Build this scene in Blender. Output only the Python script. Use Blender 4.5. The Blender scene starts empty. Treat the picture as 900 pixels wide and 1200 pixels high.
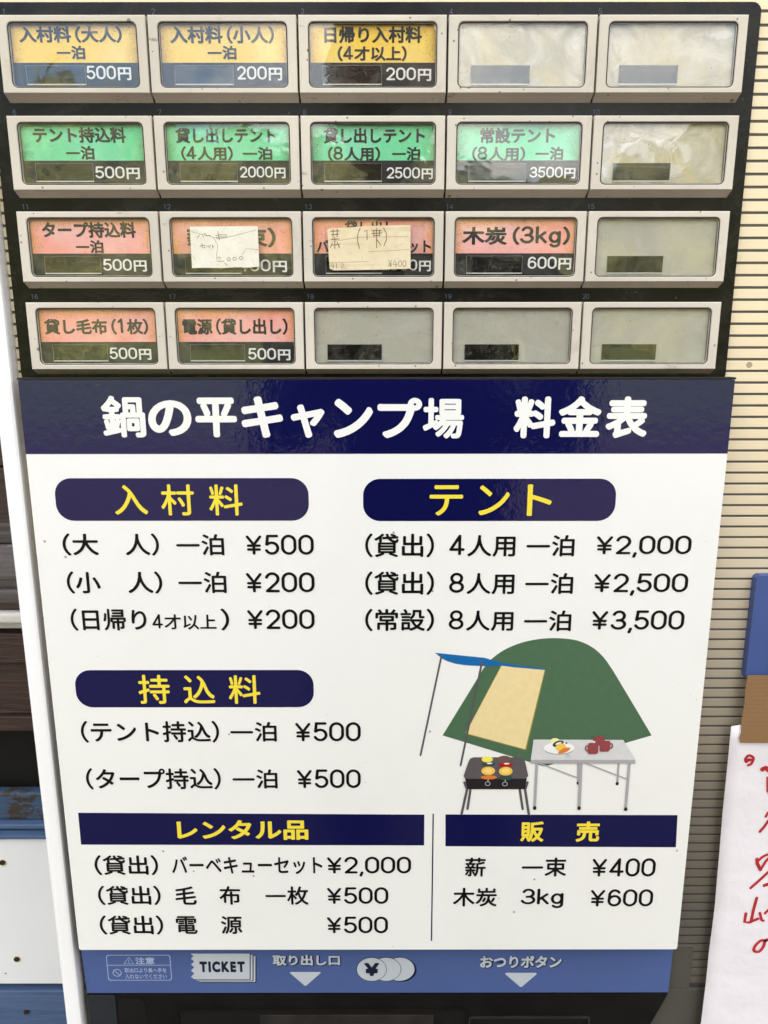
import bpy, bmesh, math, random
import numpy as np
from mathutils import Vector, Matrix
from mathutils.geometry import interpolate_bezier
random.seed(7)
SC = bpy.context.scene
COL = SC.collection
R = math.radians
Z0 = 1.635            # height of the top edge of the first button row above the ground (m)

# ------------------------------------------------------------------ camera, sky, sun, exposure
cam_d = bpy.data.cameras.new('camera'); cam = bpy.data.objects.new('camera', cam_d); COL.objects.link(cam)
cam_d.sensor_fit = 'VERTICAL'; cam_d.sensor_height = 36.0; cam_d.lens = 27.0
cam_d.clip_start = 0.02; cam_d.clip_end = 2000
_p, _y, _r = 0.22838, 0.00061, -0.00065
_f = Vector((math.sin(_y)*math.cos(_p), math.cos(_y)*math.cos(_p), -math.sin(_p)))
_rt = Vector((math.cos(_y), -math.sin(_y), 0)); _up = _rt.cross(_f)
_rr = math.cos(_r)*_rt + math.sin(_r)*_up; _uu = -math.sin(_r)*_rt + math.cos(_r)*_up
cam.matrix_world = Matrix(((_rr.x, _uu.x, -_f.x, 0.23138), (_rr.y, _uu.y, -_f.y, -0.51247),
                           (_rr.z, _uu.z, -_f.z, Z0 - 0.18505), (0, 0, 0, 1)))
SC.camera = cam
SUN_EL = 34.0
world = bpy.data.worlds.new('World'); SC.world = world; world.use_nodes = True
wn = world.node_tree.nodes; wl = world.node_tree.links; wn.clear()
wo = wn.new('ShaderNodeOutputWorld'); bg = wn.new('ShaderNodeBackground'); sky = wn.new('ShaderNodeTexSky')
sky.sky_type = 'NISHITA'; sky.sun_disc = False; sky.sun_elevation = R(SUN_EL); sky.sun_rotation = R(12)
sky.air_density = 1.0; sky.dust_density = 2.5; sky.ozone_density = 1.0
bg.inputs['Strength'].default_value = 0.12
tc = wn.new('ShaderNodeTexCoord'); mp = wn.new('ShaderNodeMapping'); mp.inputs['Scale'].default_value = (1.6, 1.6, 4.0); mp.inputs['Location'].default_value = (.35, .2, .1)
cn = wn.new('ShaderNodeTexNoise'); cn.inputs['Scale'].default_value = 1.9; cn.inputs['Detail'].default_value = 7; cn.inputs['Roughness'].default_value = .58
cr = wn.new('ShaderNodeValToRGB'); cr.color_ramp.elements[0].position = .42; cr.color_ramp.elements[1].position = .58
mx = wn.new('ShaderNodeMixRGB'); mx.inputs['Color2'].default_value = (9.2, 8.8, 8.3, 1)
wl.new(tc.outputs['Generated'], mp.inputs['Vector']); wl.new(mp.outputs[0], cn.inputs['Vector']); wl.new(cn.outputs['Fac'], cr.inputs[0])
wl.new(cr.outputs[0], mx.inputs['Fac']); wl.new(sky.outputs[0], mx.inputs['Color1']); wl.new(mx.outputs[0], bg.inputs['Color'])
wl.new(bg.outputs[0], wo.inputs['Surface'])
sun_d = bpy.data.lights.new('sun', 'SUN'); sun_d.energy = 4.0; sun_d.angle = R(.5); sun_d.color = (1, .95, .87)
sun = bpy.data.objects.new('sun', sun_d); COL.objects.link(sun); sun.location = (2, 6, 8)
_a = R(12); sdir = Vector((-math.sin(_a)*math.cos(R(SUN_EL)), -math.cos(_a)*math.cos(R(SUN_EL)), -math.sin(R(SUN_EL))))
sun.rotation_euler = sdir.to_track_quat('-Z', 'Y').to_euler()
SC.view_settings.view_transform = 'Standard'; SC.view_settings.look = 'None'
SC.view_settings.exposure = 2.4; SC.view_settings.gamma = 1.0; SC.view_settings.use_curve_mapping = False
SC.cycles.max_bounces = 10; SC.cycles.transparent_max_bounces = 24; SC.cycles.caustics_reflective = False

# ------------------------------------------------------------------ node helpers
def mat_new(name):
    m = bpy.data.materials.new(name); m.use_nodes = True
    nt = m.node_tree; b = nt.nodes['Principled BSDF']; return m, nt, b
def N(nt, t, **kw):
    n = nt.nodes.new('ShaderNode' + t)
    for k, v in kw.items():
        if k in n.inputs.keys(): n.inputs[k].default_value = v
        else: setattr(n, k, v)
    return n
def ramp(nt, src, stops):
    r = nt.nodes.new('ShaderNodeValToRGB'); e = r.color_ramp.elements
    while len(e) < len(stops): e.new(.5)
    for i, (p, c) in enumerate(stops):
        e[i].position = p; e[i].color = (c, c, c, 1) if isinstance(c, (int, float)) else (*c, 1)
    nt.links.new(src, r.inputs[0]); return r.outputs[0]
def mixc(nt, fac, a, b, mode='MIX'):
    m = nt.nodes.new('ShaderNodeMixRGB'); m.blend_type = mode
    for s, v in ((0, fac), (1, a), (2, b)):
        if isinstance(v, (int, float)): m.inputs[s].default_value = v
        elif isinstance(v, tuple): m.inputs[s].default_value = (*v, 1)
        else: nt.links.new(v, m.inputs[s])
    return m.outputs[0]
def mth(nt, op, a, b=None, c=None):
    m = nt.nodes.new('ShaderNodeMath'); m.operation = op
    for s, v in ((0, a), (1, b), (2, c)):
        if v is None: continue
        if isinstance(v, (int, float)): m.inputs[s].default_value = v
        else: nt.links.new(v, m.inputs[s])
    return m.outputs[0]
def pos(nt): return nt.nodes.new('ShaderNodeNewGeometry').outputs['Position']
def noise(nt, scale, detail=4, rough=.55, vec=None, stretch=None, dist=0.0):
    n = nt.nodes.new('ShaderNodeTexNoise'); n.inputs['Scale'].default_value = scale
    n.inputs['Detail'].default_value = detail; n.inputs['Roughness'].default_value = rough; n.inputs['Distortion'].default_value = dist
    v = vec or pos(nt)
    if stretch:
        mp = nt.nodes.new('ShaderNodeMapping'); mp.inputs['Scale'].default_value = stretch; nt.links.new(v, mp.inputs[0]); v = mp.outputs[0]
    nt.links.new(v, n.inputs['Vector']); return n.outputs['Fac']
def bump(nt, b, h, strength, dist=.001, coat=False):
    n = nt.nodes.new('ShaderNodeBump'); n.inputs['Strength'].default_value = strength; n.inputs['Distance'].default_value = dist
    nt.links.new(h, n.inputs['Height']); nt.links.new(n.outputs[0], b.inputs['Normal'])
    if coat: nt.links.new(n.outputs[0], b.inputs['Coat Normal'])
def specks(nt, scale, size, thr=.5, seed=0.0):
    """small sparse round specks: 1 inside a speck"""
    v = nt.nodes.new('ShaderNodeTexVoronoi'); v.inputs['Scale'].default_value = scale
    mp = nt.nodes.new('ShaderNodeMapping'); mp.inputs['Location'].default_value = (seed, seed*1.7, seed*.3)
    nt.links.new(pos(nt), mp.inputs[0]); nt.links.new(mp.outputs[0], v.inputs['Vector'])
    sx = nt.nodes.new('ShaderNodeSeparateColor'); nt.links.new(v.outputs['Color'], sx.inputs[0])
    lim = mth(nt, 'MULTIPLY', mth(nt, 'GREATER_THAN', sx.outputs[0], thr), size)
    lim = mth(nt, 'MULTIPLY', lim, sx.outputs[1])
    return mth(nt, 'LESS_THAN', v.outputs['Distance'], lim)

def plain(name, col, rough=.5, spec=.5, var=.06, nscale=40, bmp=0, metallic=0, coat=0):
    m, nt, b = mat_new(name)
    n = noise(nt, nscale)
    c = mixc(nt, ramp(nt, n, [(.3, 0.0), (.7, 1.0)]), tuple(x*(1-var) for x in col), tuple(min(1, x*(1+var)) for x in col))
    nt.links.new(c, b.inputs['Base Color']); b.inputs['Roughness'].default_value = rough
    b.inputs['Specular IOR Level'].default_value = spec; b.inputs['Metallic'].default_value = metallic
    b.inputs['Coat Weight'].default_value = coat; b.inputs['Coat Roughness'].default_value = .05
    if bmp: bump(nt, b, noise(nt, nscale*8, 3), bmp)
    return m

M = {}
# printed cladding: cream that fades to dark grey down the machine (the print's own gradient)
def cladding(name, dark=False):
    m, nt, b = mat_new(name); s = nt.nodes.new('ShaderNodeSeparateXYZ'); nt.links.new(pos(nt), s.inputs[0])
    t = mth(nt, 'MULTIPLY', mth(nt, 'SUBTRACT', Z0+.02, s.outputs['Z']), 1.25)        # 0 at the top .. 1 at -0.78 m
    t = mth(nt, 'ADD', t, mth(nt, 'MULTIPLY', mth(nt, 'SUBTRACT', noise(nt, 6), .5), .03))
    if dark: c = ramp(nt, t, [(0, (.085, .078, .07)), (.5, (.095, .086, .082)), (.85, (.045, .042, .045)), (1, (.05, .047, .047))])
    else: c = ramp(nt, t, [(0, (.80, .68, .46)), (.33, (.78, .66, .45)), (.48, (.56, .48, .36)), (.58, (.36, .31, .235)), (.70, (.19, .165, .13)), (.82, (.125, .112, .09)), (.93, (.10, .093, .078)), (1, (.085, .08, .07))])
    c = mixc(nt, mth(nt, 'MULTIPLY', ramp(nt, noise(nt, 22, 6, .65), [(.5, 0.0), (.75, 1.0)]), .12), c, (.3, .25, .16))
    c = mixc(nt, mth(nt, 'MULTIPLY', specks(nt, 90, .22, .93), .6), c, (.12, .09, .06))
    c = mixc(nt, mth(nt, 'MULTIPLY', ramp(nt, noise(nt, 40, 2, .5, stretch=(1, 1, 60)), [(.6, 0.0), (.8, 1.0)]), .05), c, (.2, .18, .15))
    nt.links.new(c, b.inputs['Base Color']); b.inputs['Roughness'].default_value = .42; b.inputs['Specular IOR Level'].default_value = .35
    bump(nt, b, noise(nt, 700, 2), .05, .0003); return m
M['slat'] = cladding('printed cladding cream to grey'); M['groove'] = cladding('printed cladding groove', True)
M['trim'] = None
def bezel():
    m, nt, b = mat_new('aged cream plastic bezel')
    c = mixc(nt, ramp(nt, noise(nt, 9, 4), [(.35, 0.0), (.65, 1.0)]), (.525, .48, .415), (.615, .565, .49))
    s = nt.nodes.new('ShaderNodeSeparateXYZ'); nt.links.new(pos(nt), s.inputs[0])
    g = ramp(nt, noise(nt, 55, 6, .7), [(.56, 0.0), (.72, 1.0)])
    c = mixc(nt, mth(nt, 'MULTIPLY', g, .22), c, (.22, .16, .11))
    c = mixc(nt, mth(nt, 'MULTIPLY', specks(nt, 420, .30, .90), .75), c, (.10, .07, .05))
    c = mixc(nt, mth(nt, 'MULTIPLY', specks(nt, 150, .20, .93, 3), .8), c, (.13, .09, .06))
    c = mixc(nt, mth(nt, 'MULTIPLY', mth(nt, 'MULTIPLY', ramp(nt, noise(nt, 160, 3, .6, stretch=(.35, 1, 1)), [(.66, 0.0), (.70, 1.0)]), ramp(nt, noise(nt, 14, 2), [(.5, 0.0), (.6, 1.0)])), .6), c, (.10, .07, .05))
    nt.links.new(c, b.inputs['Base Color']); b.inputs['Roughness'].default_value = .5; b.inputs['Specular IOR Level'].default_value = .35
    bump(nt, b, noise(nt, 1800, 2), .12, .0002); return m
M['bezel'] = bezel()
def blackpanel():
    m, nt, b = mat_new('black panel with smears')
    w = noise(nt, 26, 6, .65, stretch=(1, 1, 1.6), dist=1.2)
    c = mixc(nt, ramp(nt, w, [(.45, 0.0), (.8, 1.0)]), (.006, .006, .005), (.024, .021, .014))
    c = mixc(nt, mth(nt, 'MULTIPLY', specks(nt, 260, .14, .88), .5), c, (.2, .19, .15))
    nt.links.new(c, b.inputs['Base Color'])
    nt.links.new(ramp(nt, w, [(.3, .16), (.7, .34)]), b.inputs['Roughness']); b.inputs['Specular IOR Level'].default_value = .16
    bump(nt, b, noise(nt, 60, 4), .10, .0008); return m
M['panel'] = blackpanel()
M['gasket'] = plain('dark window gasket', (.02, .018, .015), .6, .2)
M['lamp'] = None
def card(name, col, edge, blotch):
    """printed paper card: sun-bleached patches, damp stained rim, mould specks near the rim"""
    m, nt, b = mat_new(name)
    g = nt.nodes.new('ShaderNodeTexCoord').outputs['Generated']; s = nt.nodes.new('ShaderNodeSeparateXYZ'); nt.links.new(g, s.inputs[0])
    ex = mth(nt, 'MINIMUM', s.outputs['X'], mth(nt, 'SUBTRACT', 1.0, s.outputs['X']))
    ez = mth(nt, 'MULTIPLY', mth(nt, 'SUBTRACT', 1.0, s.outputs['Z']), .32)
    e = mth(nt, 'ADD', mth(nt, 'MINIMUM', ex, ez), mth(nt, 'MULTIPLY', mth(nt, 'SUBTRACT', noise(nt, 130, 5, .7), .5), .16))
    rim = ramp(nt, e, [(0.0, 1.0), (.035, .55), (.10, 0.0)])
    pale = ramp(nt, noise(nt, 30, 3, .5), [(.42, 0.0), (.66, 1.0)])
    c = mixc(nt, mth(nt, 'MULTIPLY', pale, .55), col, blotch)
    c = mixc(nt, mth(nt, 'MULTIPLY', rim, .75), c, edge)
    sp = mth(nt, 'MULTIPLY', specks(nt, 900, .36, .62), ramp(nt, e, [(.0, 1.0), (.07, .9), (.10, 0.0)]))
    c = mixc(nt, mth(nt, 'MULTIPLY', sp, .65), c, (.05, .035, .02))
    nt.links.new(c, b.inputs['Base Color']); b.inputs['Roughness'].default_value = .6; return m
M['yellow'] = card('yellow card', (.97, .64, .07), (.62, .36, .06), (.97, .76, .30))
M['green'] = card('green card', (.17, .72, .37), (.10, .36, .14), (.30, .80, .58))
M['pink'] = card('pink card', (.95, .39, .33), (.85, .36, .10), (.97, .64, .66))
M['strip'] = plain('black print strip', (.010, .010, .011), .5, .4, .2, 60)
def blank(nm='smeared blank backing card', k=1.0):
    m, nt, b = mat_new(nm)
    sw = noise(nt, 34, 4, .6, dist=2.6)
    c = mixc(nt, ramp(nt, sw, [(.36, 0.0), (.64, 1.0)]), (.44, .40, .30), (.62, .58, .50))
    c = mixc(nt, mth(nt, 'MULTIPLY', ramp(nt, noise(nt, 26, 3, .5, dist=.8), [(.5, 0.0), (.62, 1.0)]), .7), c, (.55, .47, .26))
    c = mixc(nt, mth(nt, 'MULTIPLY', ramp(nt, noise(nt, 31, 4, .6, dist=1.5, stretch=(.7, 1, 1.2)), [(.56, 0.0), (.62, 1.0)]), .6), c, (.78, .77, .76))
    if k < 1: c = mixc(nt, k, (.42, .415, .36), c)
    c = mixc(nt, mth(nt, 'MULTIPLY', specks(nt, 260, .16, .94), .7), c, (.16, .13, .10))
    nt.links.new(c, b.inputs['Base Color']); b.inputs['Roughness'].default_value = .7; return m
M['blank'] = blank(); M['blank_grey'] = blank('plain grey backing card', .22)
def cover(f0=.040):
    """clear acrylic window, smeared and scratched"""
    m = bpy.data.materials.new('clear smeared acrylic'); m.use_nodes = True; nt = m.node_tree; nt.nodes.clear()
    out = N(nt, 'OutputMaterial'); tr = N(nt, 'BsdfTransparent'); gl = N(nt, 'BsdfGlossy'); df = N(nt, 'BsdfDiffuse')
    tr.inputs['Color'].default_value = (.97, .97, .96, 1); df.inputs['Color'].default_value = (.55, .52, .42, 1)
    geo = N(nt, 'NewGeometry'); dp = nt.nodes.new('ShaderNodeVectorMath'); dp.operation = 'DOT_PRODUCT'
    nt.links.new(geo.outputs['Incoming'], dp.inputs[0]); nt.links.new(geo.outputs['Normal'], dp.inputs[1])
    fr = mth(nt, 'ADD', f0, mth(nt, 'MULTIPLY', mth(nt, 'POWER', mth(nt, 'SUBTRACT', 1.0, mth(nt, 'ABSOLUTE', dp.outputs['Value'])), 5.0), .6))
    sm = noise(nt, 48, 5, .62, dist=2.2)
    nt.links.new(ramp(nt, sm, [(.42, .012), (.72, .09)]), gl.inputs['Roughness'])
    bp = N(nt, 'Bump'); bp.inputs['Strength'].default_value = .16; bp.inputs['Distance'].default_value = .001
    nt.links.new(noise(nt, 38, 2, .45, dist=1.2), bp.inputs['Height']); nt.links.new(bp.outputs[0], gl.inputs['Normal'])
    m1 = N(nt, 'MixShader'); nt.links.new(fr, m1.inputs[0]); nt.links.new(tr.outputs[0], m1.inputs[1]); nt.links.new(gl.outputs[0], m1.inputs[2])
    scr = mth(nt, 'MULTIPLY', ramp(nt, noise(nt, 75, 3, .55, dist=4.5), [(.60, 0.0), (.67, 1.0)]), .05)
    dirt = mth(nt, 'ADD', mth(nt, 'MULTIPLY', ramp(nt, sm, [(.45, 0.0), (.8, 1.0)]), .05), scr)
    m2 = N(nt, 'MixShader'); nt.links.new(dirt, m2.inputs[0]); nt.links.new(m1.outputs[0], m2.inputs[1]); nt.links.new(df.outputs[0], m2.inputs[2])
    nt.links.new(m2.outputs[0], out.inputs['Surface']); return m
M['cover'] = cover()
M['clear_tape'] = cover(.015); M['clear_tape'].name = 'clear tape'
def vinyl(name, col, peel, rough=.18, spec=.5, dirt=True):
    m, nt, b = mat_new(name); c = mixc(nt, noise(nt, 5, 3), tuple(x*.985 for x in col), col)
    if dirt:
        c = mixc(nt, mth(nt, 'MULTIPLY', specks(nt, 75, .10, .82), .85), c, (.30, .22, .13))
        c = mixc(nt, mth(nt, 'MULTIPLY', specks(nt, 33, .06, .72, 5), .85), c, (.20, .15, .10))
        c = mixc(nt, mth(nt, 'MULTIPLY', ramp(nt, noise(nt, 14, 5, .6), [(.52, 0.0), (.78, 1.0)]), .09), c, (.5, .45, .33))
        c = mixc(nt, mth(nt, 'MULTIPLY', specks(nt, 210, .10, .80, 9), .55), c, (.35, .28, .2))
    nt.links.new(c, b.inputs['Base Color']); b.inputs['Roughness'].default_value = rough; b.inputs['Specular IOR Level'].default_value = spec
    h = mth(nt, 'ADD', noise(nt, 160, 2, .5), mth(nt, 'MULTIPLY', noise(nt, 420, 2, .5), .4))
    bump(nt, b, h, peel, .0012); return m
M['sign_white'] = vinyl('white vinyl sign face', (.80, .80, .78), .04, .12)
M['sign_navy'] = vinyl('navy vinyl', (.004, .005, .055), .13, .09, .55, False)
M['sign_navy_flat'] = vinyl('navy vinyl smooth', (.005, .006, .055), .10, .14, .35, False)
M['trim'] = vinyl('white painted edge trim', (.86, .86, .875), .03, .3)
M['sign_edge'] = plain('sign board edge', (.45, .44, .42), .5)
M['ink'] = vinyl('black vinyl lettering', (.004, .004, .004), .04, .3, .2, False)
M['white_ink'] = vinyl('white lettering', (.80, .80, .78), .04, .25, .4, False)
M['yellow_ink'] = vinyl('yellow lettering', (.83, .66, .05), .04, .25, .4, False)
M['card_ink'] = plain('card print black', (.022, .02, .02), .5, .3, .3, 60)
M['card_white'] = plain('card print white', (.80, .80, .79), .5, .3, .02)
M['num_ink'] = plain('dim grey numerals', (.07, .09, .14), .5, .3, .1)
M['blue_strip'] = plain('blue instruction strip', (.068, .108, .275), .4, .25, .05, 14)
M['pale_blue'] = plain('pale blue print', (.36, .44, .62), .4, .4, .03)
M['grey_ink'] = plain('light grey print', (.47, .51, .56), .4, .4, .03)
M['navy_ink'] = plain('dark navy print', (.006, .010, .030), .4, .4, .03)
M['film'] = plain('grey lower cladding', (.078, .074, .062), .45, .25, .07, 12)
M['lower_black'] = plain('black delivery panel', (.007, .007, .006), .4, .15, .3, 30)
M['deep_black'] = plain('matt black plastic', (.006, .006, .006), .6, .2, .2)
M['lower_grey'] = plain('dark grey panel', (.018, .021, .025), .5, .25, .1)
M['plate_blue'] = plain('blue moulded plastic plate', (.050, .085, .25), .4, .4, .05, 20, .08)

# ------------------------------------------------------------------ object helpers
WL = {}
def place(o, loc, parent):
    COL.objects.link(o); WL[o.name] = Vector(loc)
    if parent is not None: o.parent = parent; o.location = Vector(loc) - WL[parent.name]
    else: o.location = loc
    return o
def empty(name, loc, label=None, cat=None, group=None, parent=None):
    o = bpy.data.objects.new(name, None); o.empty_display_size = .05; place(o, loc, parent)
    tag(o, label, cat, group); return o
def tag(o, label=None, cat=None, group=None, kind=None):
    if label: o['label'] = label
    if cat: o['category'] = cat
    if group: o['group'] = group
    if kind: o['kind'] = kind
    return o
def add_mesh(name, me, mats, parent=None, smooth=False):
    """mesh in world metres -> object whose origin is at its centre"""
    n = len(me.vertices); co = np.empty(n*3, 'f'); me.vertices.foreach_get('co', co); co = co.reshape(-1, 3)
    c = (co.min(0)+co.max(0))/2; me.vertices.foreach_set('co', (co-c).ravel()); me.update()
    for m in (mats if isinstance(mats, (list, tuple)) else [mats]): me.materials.append(m)
    if smooth: me.polygons.foreach_set('use_smooth', [True]*len(me.polygons))
    me.name = name
    return place(bpy.data.objects.new(name, me), Vector([float(v) for v in c]), parent)
class BM:
    """little mesh builder, mm in the machine's front plane (x right, z up from first row, y into the machine)"""
    def __init__(s): s.b = bmesh.new(); s.mi = 0
    def v(s, x, y, z): return s.b.verts.new((x/1000, y/1000, Z0+z/1000))
    def box(s, x0, x1, y0, y1, z0, z1, bev=0):
        vs = [s.v(x, y, z) for x in (x0, x1) for y in (y0, y1) for z in (z0, z1)]
        fs = []
        for q in ((0, 1, 3, 2), (4, 6, 7, 5), (0, 4, 5, 1), (2, 3, 7, 6), (0, 2, 6, 4), (1, 5, 7, 3)):
            f = s.b.faces.new([vs[i] for i in q]); f.material_index = s.mi; fs.append(f)
        if bev:
            es = list({e for f in fs for e in f.edges}); bmesh.ops.bevel(s.b, geom=es, offset=bev/1000, segments=2, profile=.6, affect='EDGES', clamp_overlap=True)
        return s
    def prism(s, pts, y0, y1):
        """closed outline of (x,z) mm, front at y0"""
        a = [s.v(x, y0, z) for x, z in pts]; b = [s.v(x, y1, z) for x, z in pts]; n = len(pts)
        f = s.b.faces.new(a); f.material_index = s.mi; f = s.b.faces.new(b[::-1]); f.material_index = s.mi
        for i in range(n):
            f = s.b.faces.new((a[i], b[i], b[(i+1) % n], a[(i+1) % n])); f.material_index = s.mi
        return s
    def flat(s, pts, y):
        f = s.b.faces.new([s.v(x, y, z) for x, z in pts]); f.material_index = s.mi
        f.normal_update()
        if f.normal.y > 0: f.normal_flip()
        return s
    def done(s, name, mats, parent=None, smooth=False, recalc=True):
        if recalc: bmesh.ops.recalc_face_normals(s.b, faces=s.b.faces[:])
        me = bpy.data.meshes.new(name); s.b.to_mesh(me); s.b.free(); return add_mesh(name, me, mats, parent, smooth)
def rrect(x0, z0, x1, z1, r, n=6, corners=(1, 1, 1, 1)):
    """rounded rectangle outline, corners order: BL, BR, TR, TL"""
    P = []
    for (cx, cz, a0, on) in ((x0+r, z0+r, 180, corners[0]), (x1-r, z0+r, 270, corners[1]), (x1-r, z1-r, 0, corners[2]), (x0+r, z1-r, 90, corners[3])):
        if on:
            for i in range(n+1):
                a = R(a0+90*i/n); P.append((cx+r*math.cos(a), cz+r*math.sin(a)))
        else:
            P.append((x0 if cx < (x0+x1)/2 else x1, z0 if cz < (z0+z1)/2 else z1))
    return P
def ellipse(c, rx, rz, ang=0, n=28):
    ca, sa = math.cos(R(ang)), math.sin(R(ang))
    return [(c[0]+rx*math.cos(t)*ca-rz*math.sin(t)*sa, c[1]+rx*math.cos(t)*sa+rz*math.sin(t)*ca) for t in [2*math.pi*i/n for i in range(n)]]
def ribbon(pts, w):
    """outline of a polyline stroke of width w with rounded ends"""
    P = [Vector(p) for p in pts]; L = []; Rr = []
    n = len(P); ws = w if isinstance(w, (list, tuple)) else [w]*n
    for i, p in enumerate(P):
        d = (P[min(i+1, n-1)]-P[max(i-1, 0)]).normalized(); nn = Vector((-d.y, d.x))
        L.append(p+nn*ws[i]/2); Rr.append(p-nn*ws[i]/2)
    d = (P[-1]-P[-2]).normalized(); e = (P[0]-P[1]).normalized(); nn = Vector((-d.y, d.x)); ne = Vector((-e.y, e.x))
    cap = [P[-1]+(nn*math.cos(a)+d*math.sin(a))*ws[-1]/2 for a in [math.pi*k/6 for k in range(1, 6)]]
    cap0 = [P[0]+(ne*math.cos(a)+e*math.sin(a))*ws[0]/2 for a in [math.pi*k/6 for k in range(1, 6)]]
    return [tuple(v) for v in L+cap+Rr[::-1]+cap0]
def curvy(pts, n=5):
    """Catmull-Rom through the points"""
    P = [Vector(p) for p in pts]; P = [P[0]*2-P[1]]+P+[P[-1]*2-P[-2]]; o = []
    for i in range(1, len(P)-2):
        for k in range(n):
            t = k/n; a, b, c, d = P[i-1:i+3]
            o.append(tuple(.5*((2*b)+(c-a)*t+(2*a-5*b+4*c-d)*t*t+(3*b-a-3*c+d)*t**3)))
    o.append(tuple(P[-2])); return o

# ------------------------------------------------------------------ lettering: glyph outlines, rounded and thickened
_raw = {}
def raw_glyph(ch):
    if ch in _raw: return _raw[ch]
    c = bpy.data.curves.new('t', 'FONT'); c.body = ch; o = bpy.data.objects.new('t', c); COL.objects.link(o)
    dg = bpy.context.evaluated_depsgraph_get(); ev = o.evaluated_get(dg); cu = ev.to_curve(dg); L = []
    for sp in cu.splines:
        if sp.type == 'BEZIER':
            bp = sp.bezier_points; n = len(bp); pts = []
            for i in range(n):
                a, b = bp[i], bp[(i+1) % n]
                str_ = ((a.handle_right-a.co).cross(b.co-a.co).length < 1e-5 and (b.handle_left-b.co).cross(b.co-a.co).length < 1e-5)
                k = 2 if str_ else 7
                pts += [(v.x, v.y) for v in interpolate_bezier(a.co, a.handle_right, b.handle_left, b.co, k)[:-1]]
        else: pts = [(p.co.x, p.co.y) for p in sp.points]
        if len(pts) > 2: L.append(np.array(pts))
    ev.to_curve_clear(); bpy.data.objects.remove(o); bpy.data.curves.remove(c)
    _raw[ch] = L; return L
GR = 1/150.
def sdf_contour(loops, level, band, open_=False):
    """distance field of the outline, contour at +level (outside)"""
    if open_: A = np.concatenate([l[:-1] for l in loops]); B = np.concatenate([l[1:] for l in loops])
    else: A = np.concatenate(loops); B = np.concatenate([np.roll(l, -1, 0) for l in loops])
    AB = np.concatenate([A, B]); x0, y0 = AB.min(0)-band-2*GR; x1, y1 = AB.max(0)+band+2*GR
    nx = int((x1-x0)/GR)+2; ny = int((y1-y0)/GR)+2
    gx = x0+np.arange(nx)*GR; gy = y0+np.arange(ny)*GR
    D = np.full((ny, nx), 9.0); W = np.zeros((ny, nx), int)
    for a, b in zip(A, B):
        lo = np.minimum(a, b)-band; hi = np.maximum(a, b)+band
        i0 = max(int((lo[0]-x0)/GR), 0); i1 = min(int((hi[0]-x0)/GR)+2, nx); j0 = max(int((lo[1]-y0)/GR), 0); j1 = min(int((hi[1]-y0)/GR)+2, ny)
        d = b-a; L = d@d
        if L < 1e-12: continue
        X = gx[i0:i1][None, :]-a[0]; Y = gy[j0:j1][:, None]-a[1]
        t = np.clip((X*d[0]+Y*d[1])/L, 0, 1); q = (X-t*d[0])**2+(Y-t*d[1])**2
        S = D[j0:j1, i0:i1]; np.minimum(S, q, out=S)
        if a[1] != b[1] and not open_:
            sg = 1 if b[1] > a[1] else -1; l, h = min(a[1], b[1]), max(a[1], b[1])
            js = np.nonzero((gy >= l) & (gy < h))[0]
            for j in js:
                xc = a[0]+(gy[j]-a[1])*d[0]/d[1]; W[j, :max(0, int(math.ceil((xc-x0)/GR)))] += sg
    D = np.sqrt(D); D[W != 0] *= -1; F = D-level
    # marching squares with linking
    neg = F < 0; seg = {}
    cell = neg[:-1, :-1]*1+neg[:-1, 1:]*2+neg[1:, 1:]*4+neg[1:, :-1]*8
    js, iss = np.nonzero((cell != 0) & (cell != 15))
    def ex(kind, j, i):
        if kind == 0: f0, f1 = F[j, i], F[j, i+1]; return (gx[i]+GR*f0/(f0-f1), gy[j])
        f0, f1 = F[j, i], F[j+1, i]; return (gx[i], gy[j]+GR*f0/(f0-f1))
    T = {1: [(3, 0)], 2: [(0, 1)], 3: [(3, 1)], 4: [(1, 2)], 5: [(3, 2), (1, 0)], 6: [(0, 2)], 7: [(3, 2)], 8: [(2, 3)], 9: [(2, 0)], 10: [(2, 1), (0, 3)], 11: [(2, 1)], 12: [(1, 3)], 13: [(1, 0)], 14: [(0, 3)]}
    for j, i in zip(js.tolist(), iss.tolist()):
        E = ((0, j, i), (1, j, i+1), (0, j+1, i), (1, j, i))
        for s_, e_ in T[int(cell[j, i])]: seg[E[s_]] = E[e_]
    out = []
    while seg:
        k0, k = next(iter(seg.items())); del seg[k0]; ch = [k0]
        while k != k0 and k in seg: ch.append(k); k = seg.pop(k)
        if len(ch) > 6: out.append(simplify(np.array([ex(*c) for c in ch]), GR*.22))
    return out
def simplify(P, tol):
    n = len(P); far = int(np.argmax(((P-P[0])**2).sum(1))); keep = {0, far}
    def rec(a, b):
        st = [(a, b)]
        while st:
            a, b = st.pop()
            if b-a < 2: continue
            p, q = P[a], P[b % n]; d = q-p; L = math.hypot(*d) or 1e-9; s = P[a+1:b]-p
            dd = np.abs(s[:, 0]*d[1]-s[:, 1]*d[0])/L; m = int(np.argmax(dd))
            if dd[m] > tol: keep.add(a+1+m); st += [(a, a+1+m), (a+1+m, b)]
    rec(0, far); rec(far, n)
    return P[sorted(keep)]
def arc(cx, cy, rx, ry, a0, a1, n=14): return [(cx+rx*math.cos(R(a0+(a1-a0)*i/n)), cy+ry*math.sin(R(a0+(a1-a0)*i/n))) for i in range(n+1)]
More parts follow.
